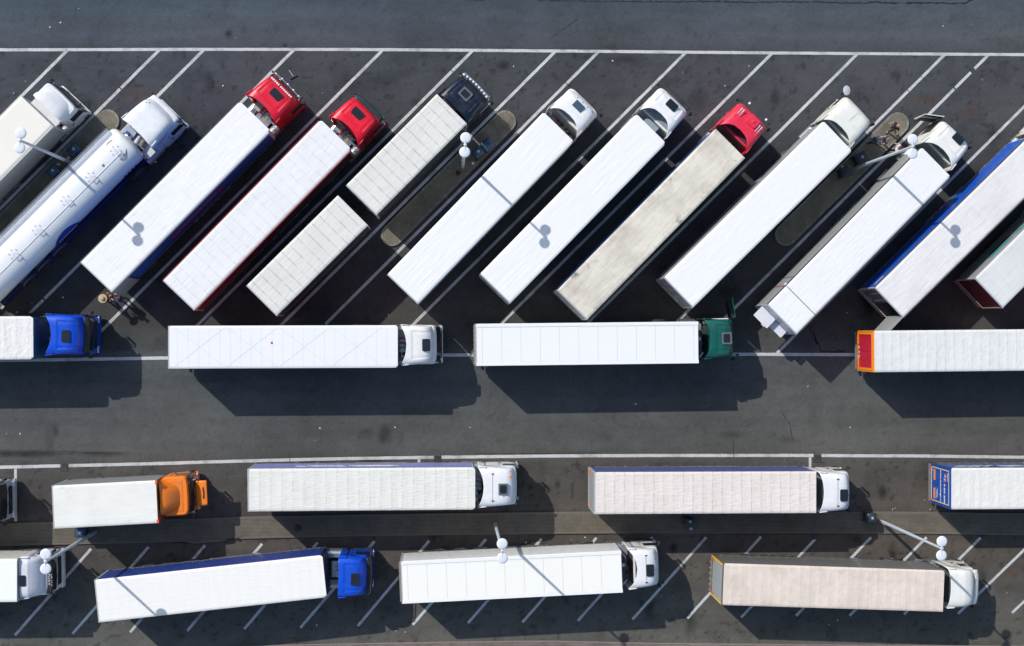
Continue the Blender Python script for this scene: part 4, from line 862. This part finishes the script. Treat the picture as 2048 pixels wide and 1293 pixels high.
# ---- bottom row
o=lorry('cream-white box trailer behind a white cab with dark lettered visor at the lower left edge',G_B,(-420,1166),(34.5,1161.5),(86,1157),(38,1160),(.72,.74,.80),
  tr=dict(roof='flat',roofmat=tarp(40,(.88,.90,.86),dirt=.06,bowd=0,wr=.1),left=(.66,.63,.55),right=(.6,.6,.55),front=(.4,.4,.38),seed=40),cb=dict(conc=.02,recess=False,slope=.55,visor='black',lights=1,p=3),hatch=(46,1162),hsize=(.36,.66,'glass'),heading=math.radians(1))
text_obj('ATOI',.30,mat('grey_vinyl',(.5,.5,.52),.5),o['cab'],o['M']@T(.19,-.25,2.985)@Matrix(((0,-1,0,0),(1,0,0,0),(0,0,1,0),(0,0,0,1))),bold=.012)
o=lorry('plain white trailer with deep blue sides parked at a slant behind a blue flat-roofed cab',G_B,(194.5,1203),(649.7,1153),(733,1156.5),(675.5,1156),(.002,.075,.58),
  tr=dict(roofmat=tarp(41,(.86,.85,.82),dirt=.06,bowd=.08,wr=.3),left=(.014,.045,.24),right=(.02,.03,.2),rear=(.7,.7,.68),front=(.03,.04,.1),seed=41,corner=.14,amp=.2),cb=dict(conc=.04,p=3,visor='black',lights=1,body=(.002,.06,.45)),hatch=(710,1159),dots=((714.5,1141.5,0),(714.5,1177.5,0)),heading=math.radians(-1))
o=lorry('white seamed trailer with white side, under the bottom centre street lamp',G_B,(804,1166),(1244,1144),(1320,1137.5),(1257,1142),(.84,.84,.85),
  tr=dict(roof='panel',roofmat=tarp(42,(.88,.88,.83),dirt=.04,bowd=0,wr=.05),left=(.78,.78,.73),right=(.7,.7,.66),rear=(.45,.43,.41),front=(.8,.8,.78),seed=42),cb=dict(conc=.55,recess=False,seams=-.85,p=2.0,inner=(.08,.08,.09)),hatch=(1300,1141),dots=((1311,1120,0),(1313,1141,0),(1313,1161.5,0)),heading=math.radians(1.5))
MB().box(.03,.38,-.7,.7,1.6,3.0).build('cooling_unit',mat('unit_grey',(.05,.05,.055),.5),o['root'],T(o['L'],0,0)); MB().box(.1,.32,.1,.3,3.0,3.03).build('unit_label',WP,o['root'],T(o['L'],0,0))
for s in (-1,1): MB().tube([(-.02,s*.95,0),(.2,s*.9,0),(.4,s*.65,0)],.025,6).build('guard_tube',WP,o['root'],T(o['L'],0,3.2))
mb=MB()
for k in range(9): mb.tube([(-.12,-1.15+k*.28,3.9),(-.12,-1.15+k*.28,1.2)],.02,6)
mb.box(-.16,-.08,-1.2,1.2,3.7,3.78).build('door_gear',mat('rusty_gear',(.30,.25,.2),.6,.2),o['root'])
o=lorry('dusty pinkish-beige trailer with grey side and yellow-edged grey rear',G_B,(1446,1169),(1888,1183),(1959,1180),(1897,1179),(.84,.84,.79),
  tr=dict(roofmat=tarp(43,(.80,.70,.62),(.45,.36,.28),dirt=.5,bowd=.22,bow=.6,wr=.5,stretch=(1.2,1.5,1),spots=.25),left=(.17,.165,.155),right=(.15,.15,.14),rods=False,rear=(.36,.40,.40),rear_border=(.16,.12,.08),seed=43,bow=.6),cb=dict(conc=.15,recess=False,slope=.18,p=1.8,inner=(.1,.11,.1),visor='white'),dots=((1952.5,1155.5,0),(1951,1208,0)))
r=o['root']
for s in (-1,1): MB().box(-.085,-.06,s*1.14,s*1.24,1.1,3.9).build('yellow_stripe',mat('yellow_tape2',(.80,.55,.03),.5),r)
for (y0,zz) in ((1.0,1.15),(.92,1.45),(-1.12,1.3)): MB().box(-.09,-.06,y0,y0+.18,zz,zz+.3).build('reflector',ORAL,r)
mb=MB()
for k in range(6): mb.box(-.2,-.1,-1.0+k*.35,-.9+k*.35,.9,1.05)
mb.build('rear_steps',mat('rusty_gear',(.30,.25,.2),.6,.2),r)
# ------------------------------------------------------------------ street lamps
POLE=mat('pole_paint',(.55,.60,.64),.4,.1,.1,.15); HEAD=mat('lamp_shell',(.74,.76,.79),.35,0,.2,.06)
def lamp(bx,by,ang,label):
    b=at(bx,by,0); r=empty('street_lamp',b,0,label,'street lamp','twin headed street lamps')
    MB().lathe([(.15,0),(.15,.03),(.13,.05)],18).build('base',STEEL,r)
    MB().tube([(0,0,0),(0,0,3),(0,0,6.5),(0,0,9.85)],[.115,.105,.085,.065],16).box(-.06,.06,-.125,-.09,.5,.9).build('pole',POLE,r,smooth=True)
    A=T(0,0,9.9,0,0,ang); MB().tube([(0,-.42,0),(0,.42,0)],.05,12).lathe([(.09,-.12),(.09,.06),(.03,.09)],14).build('cross_arm',POLE,r,A,smooth=True)
    for s in (-1,1):
        B=A@T(0,s*.40,0); hd=MB().lathe([(.10,-.14),(.22,-.12),(.285,-.08),(.305,-.03),(.303,.0),(.285,.022),(.20,.040),(.08,.048)],32).build('lamp_head',HEAD,r,B,smooth=True,ang=80)
        MB().lathe([(.02,-.20),(.12,-.19),(.22,-.14)],24).build('diffuser',mat('lamp_glass',(.6,.6,.58),.15,0,.3),hd,B,smooth=True)
lamp(147,328,math.radians(-4),'twin disc street lamp leaning over the cream box at far left')
lamp(925,335,math.radians(-4),'twin disc street lamp on the island beside the navy cab lorry')
lamp(1711,337,math.radians(-1),'twin disc street lamp rising between the cream cab and the open-door white cab')
lamp(191.5,1064,0,'twin disc street lamp over the lettered white cab at lower left')
lamp(990,1046.5,math.radians(1),'twin disc street lamp over the third refrigerated trailer in the bottom row')
lamp(1762,1043,math.radians(-2),'twin disc street lamp at lower right with its long shadow on the asphalt')
# ------------------------------------------------------------------ bins and posts
BIN=mat('bin_blue',(.02,.065,.12),.5,0,.1,.2); BIN2=mat('bin_dark',(.018,.03,.045),.55,0,0,.25)
def bin_(x,y,rz,label,w=.62,l=.66,m=BIN,h=1.12,glints=1):
    p=at(x,y,1.1); r=empty('litter_bin',(p.x,p.y,.12),rz,label,'litter bin','litter bins on the islands and walkway')
    b=MB(); ring0=[(-l*.40,-w*.40),(l*.40,-w*.40),(l*.40,w*.40),(-l*.40,w*.40)]
    vs=[(a,c,.06) for a,c in ring0]+[(a*1.16,c*1.16,h-.14) for a,c in ring0]; b.add(vs,[(3,2,1,0),(4,5,6,7),(0,1,5,4),(1,2,6,5),(2,3,7,6),(3,0,4,7)])
    bo=b.build('bin_body',m,r); bv=bo.modifiers.new('bevel','BEVEL'); bv.width=.03; bv.segments=2
    ld=MB().grid(lambda u,v:(l*(u-.5),w*(v-.5),h-.12+.12*(1-abs(2*u-1)**3)*(1-abs(2*v-1)**4)),10,10).box(-l/2,l/2,-w/2,w/2,h-.15,h-.12).build('lid',m,r,smooth=True)
    MB().tube([(-l/2-.03,-w*.4,h-.14),(-l/2-.03,w*.4,h-.14)],.02,8).build('handle',BLACK,ld)
    MB().lathe([(.09,0),(.09,.03),(.07,.035)],14,T(.02,.03,h-.01)).build('lid_opening_or_glint',BLACK if glints==0 else mat('glint_grey',(.35,.4,.45),.4),ld)  # pale disc paints a sun glint on the lid; black disc is the opening
    for s in (-1,1): MB().lathe([(.02,-.025),(.09,-.02),(.09,.02),(.02,.025)],14,T(-l*.42,s*w*.42,.09,PI/2)).build('castor',BLACK,r)
bin_(148.5,300,math.radians(40),'blue bin with painted glint disc on its lid, nearer the tank of the tank lorry',glints=1)
bin_(106.7,343,math.radians(45),'dark blue bin with painted glint disc, below the far left lamp base')
bin_(976,289,math.radians(38),'larger blue bin, upper right of the two beside the central lamp',w=.68,l=.72,glints=0)
bin_(956.6,305,math.radians(38),'smaller blue bin, lower left of the two beside the central lamp',w=.58,l=.6,glints=1)
bin_(1723.6,316,math.radians(30),'dark bin beside the group of people on the right island',w=.7,l=.72,m=BIN2)
bin_(1693.6,343.7,math.radians(20),'bluish dark bin partly under the cream-cab trailer edge',w=.66,l=.7,m=BIN2,glints=0)
bin_(161,1066,0,'dark blue bin tucked beneath the orange-cab box lorry edge',w=.6,l=.6)
bin_(1379,1044,0,'dark blue bin on the walkway below the pinkish ribbed trailer',w=.5,l=.55,m=BIN2)
bin_(1743,1037,0,'dark bin on the walkway next to the lower right lamp base',w=.66,l=.62,m=BIN2)
def post(x,y,label,hh=.8):
    p=at(x,y,hh); r=empty('post',(p.x,p.y,.12),0,label,'post','short pale posts beside the bins')
    MB().tube([(0,0,0),(0,0,hh-.25)],.03,10).build('stem',STEEL,r); MB().box(-.08,.08,-.07,.07,hh-.28,hh-.08,None,.03).build('ashtray_box',mat('pale_box',(.5,.55,.6),.4),r)
post(137,316,'short pale post between lamp base and glint-marked blue bin at left'); post(117,329,'short pale post just above the dark blue bin at left'); post(946,327,'short pale post between central lamp base and smaller blue bin'); post(1382,1058,'short pale post on the lower walkway beside a dark bin',.6)
# weed on island
r=empty('weed',at(917,346,.12),0,'small dark red-brown weed sprouting on the central island','plant'); mb=MB(); random.seed(3)
for k in range(16):
    a=random.uniform(0,2*PI); l=random.uniform(.12,.26); w=.05
    mb.add([(0,0,.02),(l*.5*math.cos(a)-w*math.sin(a),l*.5*math.sin(a)+w*math.cos(a),.12),(l*math.cos(a),l*math.sin(a),.08),(l*.5*math.cos(a)+w*math.sin(a),l*.5*math.sin(a)-w*math.cos(a),.12)],[(0,1,2,3)])
mb.build('leaves',mat('dark_leaf',(.05,.022,.025),.7),r)
mb=MB(); 
for k in range(70):
    x,y=random.choice([(1003,222),(220,219),(1006,228),(214,217)]); p=at(x+random.uniform(-16,16),y+random.uniform(-4,6),.0); a=random.uniform(0,6); l=random.uniform(.04,.1)
    mb.add([(p.x,p.y,.01),(p.x+l*math.cos(a),p.y+l*math.sin(a),.05),(p.x+l*math.cos(a+.6),p.y+l*math.sin(a+.6),.02)],[(0,1,2)])
tag(mb.build('ground_weeds',mat('dry_weed',(.16,.15,.07),.8)),'dry little weeds along the rounded island kerbs','weeds',kind='stuff')
# broom lying by the first red cab
p=at(585,150,0.02); r=empty('broom',(p.x,p.y,.0),math.radians(28),'broom with black head and short white handle lying ahead of the first red cab','broom')
MB().box(-.26,.26,-.04,.04,.0,.08,None,.015).build('broom_head',BLACK,r,T(-.0,-.15,0)); MB().tube([(0,-.12,.06),(-.02,.10,.1),(-.06,.34,.16)],.018,8).build('handle',mat('white_plastic',(.8,.8,.78),.4),r)
# ------------------------------------------------------------------ people
SKIN=mat('skin',(.50,.27,.19),.55,0,0,.05)
def skinmesh(name,chains,m,parent,M,root,sub=2):
    "chains of (x,y,z,r); identical points are welded"
    vs=[];rs=[];ed=[];idx={}
    for ch in chains:
        pr=None
        for (x,y,z,r) in ch:
            k=(round(x,3),round(y,3),round(z,3))
            if k not in idx: idx[k]=len(vs); vs.append((x,y,z)); rs.append(r)
            i=idx[k]
            if pr is not None and pr!=i: ed.append((pr,i))
            pr=i
    me=bpy.data.meshes.new(name); me.from_pydata(vs,ed,[]); o=bpy.data.objects.new(name,me); COL.objects.link(o)
    md=o.modifiers.new('s','SKIN'); md.use_smooth_shade=True; sm=o.modifiers.new('u','SUBSURF'); sm.levels=sub; sm.render_levels=sub
    if not me.skin_vertices: me.skin_vertices.new() if hasattr(me.skin_vertices,'new') else None
    d=me.skin_vertices[0].data
    for i,r in enumerate(rs): d[i].radius=(r,r); d[i].use_root=False
    d[root].use_root=True
    bpy.context.view_layer.update()
    ev=bpy.data.meshes.new_from_object(o.evaluated_get(bpy.context.evaluated_depsgraph_get())); bpy.data.objects.remove(o)
    ev.transform(M); ev.materials.clear(); ev.materials.append(m); ev.name=name
    for p_ in ev.polygons: p_.use_smooth=True
    q=bpy.data.objects.new(name,ev); COL.objects.link(q); q.parent=parent; return q
def person(hx,hy,rz,label,shirt,legs,arms=((.25,.28,1.05),(.25,-.28,1.05)),hair=None,hat=None,cap=None,stride=.12,sleeve=1,lean=.03,H=1.0,gz=0.0,shoe=(.03,.03,.03)):
    p=at(hx,hy,1.66+gz); r=empty('person',(p.x-lean*math.cos(rz),p.y-lean*math.sin(rz),gz),rz,label,'person','people standing about the lorry park')
    I=Matrix.Identity(4); ch=[]; la=lean
    pel=(0,0,.95,.14); ches=(la*.6,0,1.36,.145); nb=(la*.8,0,1.47,.075); nk=(la,0,1.53,.058); h1=(la+.01,0,1.60,.078); h2=(la,0,1.68,.096); h3=(la-.01,0,1.745,.078)
    ch.append([pel,(la*.3,0,1.12,.13),ches,nb,nk,h1,h2,h3])
    ch.append([h1,(la+.105,0,1.635,.018)])
    lc=[];sc=[[(0,0,.93,.165),(la*.3,0,1.12,.15),(la*.6,0,1.36,.16),(la*.8,0,1.455,.10)]]
    for s,st in ((1,stride),(-1,-stride)):
        hip=(0,s*.095,.90,.095); kn=(st*.5+.02,s*.105,.50,.062); an=(st,s*.11,.09,.042); to=(st+.14,s*.125,.035,.038)
        ch.append([pel,hip,kn,(st*.8,s*.108,.3,.055),an,to])
        lc.append([(0,0,.95,.14),(0,s*.095,.88,.112),(st*.5+.02,s*.105,.50,.085),(st*.9,s*.11,.13,.068)])
    for s,hd in ((1,arms[0]),(-1,arms[1])):
        sh=(la*.6,s*.19,1.40,.062); hx_,hy_,hz_=hd
        el=((sh[0]+hx_)/2-.05,(sh[1]+hy_)/2+s*.05,(sh[2]+hz_)/2-.07,.045); wr=(hx_,hy_,hz_,.03)
        d=Vector((hx_-el[0],hy_-el[1],hz_-el[2])).normalized(); side=d.cross(Vector((0,0,1))); side=side.normalized() if side.length>.2 else Vector((0,1,0))
        pm=Vector((hx_,hy_,hz_))+d*.06; palm=(*pm,.034); ch.append([ches,sh,el,wr,palm])
        upv=side.cross(d).normalized()
        for k,(o_,ln) in enumerate(((-.030,.062),(-.010,.075),(.010,.07),(.030,.055))):
            b0=pm+side*o_*.9+d*.02; b1=b0+d*ln*.5-upv*.008; b2=b1+d*ln*.45-upv*.022; ch.append([palm,(*b0,.011),(*b1,.010),(*b2,.008)])
        t0=Vector((hx_,hy_,hz_))+d*.02-side*.03; t1=t0+d*.035-side*.025; ch.append([wr,(*t0,.012),(*t1,.010)])
        f=.98 if sleeve else .45
        e2=tuple(el[i]+(wr[i]-el[i])*.8 for i in range(3))
        sc.append([(la*.6,0,1.36,.16),(sh[0],sh[1],sh[2],.082),(el[0],el[1],el[2],.06)]+([(*e2,.048)] if sleeve else []) if sleeve else [(la*.6,0,1.36,.16),(sh[0],sh[1],sh[2],.082),(sh[0]*.4+el[0]*.6,sh[1]*.4+el[1]*.6,sh[2]*.4+el[2]*.6,.068)])
    body=skinmesh('body',ch,SKIN,r,I,0)
    skinmesh('shirt',sc,mat('shirt_cloth',shirt,.85,0,0,.1),body,I,0); skinmesh('trousers',lc,mat('trouser_cloth',legs,.85,0,0,.1),body,I,0)
    for s,st in ((1,stride),(-1,-stride)): skinmesh('shoe',[[(st-.07,s*.115,.05,.045),(st+.04,s*.12,.05,.05),(st+.17,s*.13,.035,.04)]],mat('shoe_leather',shoe,.6),body,I,0,1)
    for s in (-1,1):
        MB().lathe([(.002,-.012),(.011,-.006),(.011,.006),(.002,.012)],8,T(la+.086,s*.034,1.665)).build('eye',BLACK,body); MB().lathe([(.002,-.03),(.018,-.018),(.02,.01),(.004,.03)],8,T(la-.005,s*.095,1.65,PI/2*.1)).build('ear',SKIN,body,smooth=True)
    MB().box(la+.083,la+.092,-.022,.022,1.602,1.61).build('mouth',mat('lips',(.35,.12,.1),.6),body)
    if hair: MB().grid(lambda u,v:(la-.012+.108*math.cos(2*PI*v)*math.cos(u*1.35)*(1 if math.cos(2*PI*v)<0 else .9),.104*math.sin(2*PI*v)*math.cos(u*1.35),1.69+.105*math.sin(u*1.35)),8,20).build('hair',mat('hair',hair,.8),body,smooth=True)
    if hat:
        MB().lathe([(.27,1.73),(.275,1.742),(.13,1.765),(.12,1.83),(.09,1.862),(.01,1.868)],28,T(la,0,0)).build('straw_hat',mat('straw',hat,.8),body,smooth=True,ang=50)
    if cap:
        MB().lathe([(.108,1.69),(.108,1.73),(.085,1.785),(.01,1.80)],20,T(la,0,0)).box(.08,.19,-.07,.07,1.70,1.712,T(la,0,0),.03).build('cap',mat('cap_cloth',cap,.8),body,smooth=True,ang=50)
person(206,597.5,math.radians(35),'person in a wide straw hat and dark red shirt behind a parked trailer',(.16,.04,.045),(.03,.03,.04),arms=((.30,.20,1.15),(.42,-.10,1.62)),hat=(.48,.38,.22))
person(234.5,598,math.radians(155),'person in blue top and jeans facing the straw hat wearer',(.015,.04,.13),(.05,.09,.2),arms=((.35,.20,1.2),(.35,-.18,1.15)),hair=(.16,.07,.05))
person(1797,251.5,math.radians(205),'bald person in navy shirt standing alone near the tip of the right island',(.012,.012,.03),(.025,.03,.025),sleeve=0,arms=((.10,.42,1.15),(.16,-.34,1.0)),gz=.12,stride=.2)
person(1777,279,math.radians(170),'person in dark blue shirt facing the capped person on the right island',(.012,.03,.08),(.02,.05,.12),sleeve=0,arms=((.32,.2,1.1),(.30,-.2,1.1)),gz=.12,hair=(.25,.12,.10))
person(1757.5,278,math.radians(-20),'person in a teal cap and blue clothes on the right island',(.015,.06,.11),(.02,.05,.12),arms=((.3,.18,1.05),(.3,-.18,1.05)),cap=(.02,.10,.15),gz=.12)
person(1799.5,295.5,math.radians(150),'person in a white top with reddish hair at the kerb beside the open cab door',(.62,.62,.64),(.02,.02,.025),sleeve=0,arms=((.2,.3,1.0),(.2,-.3,1.0)),hair=(.22,.06,.04),stride=.28)
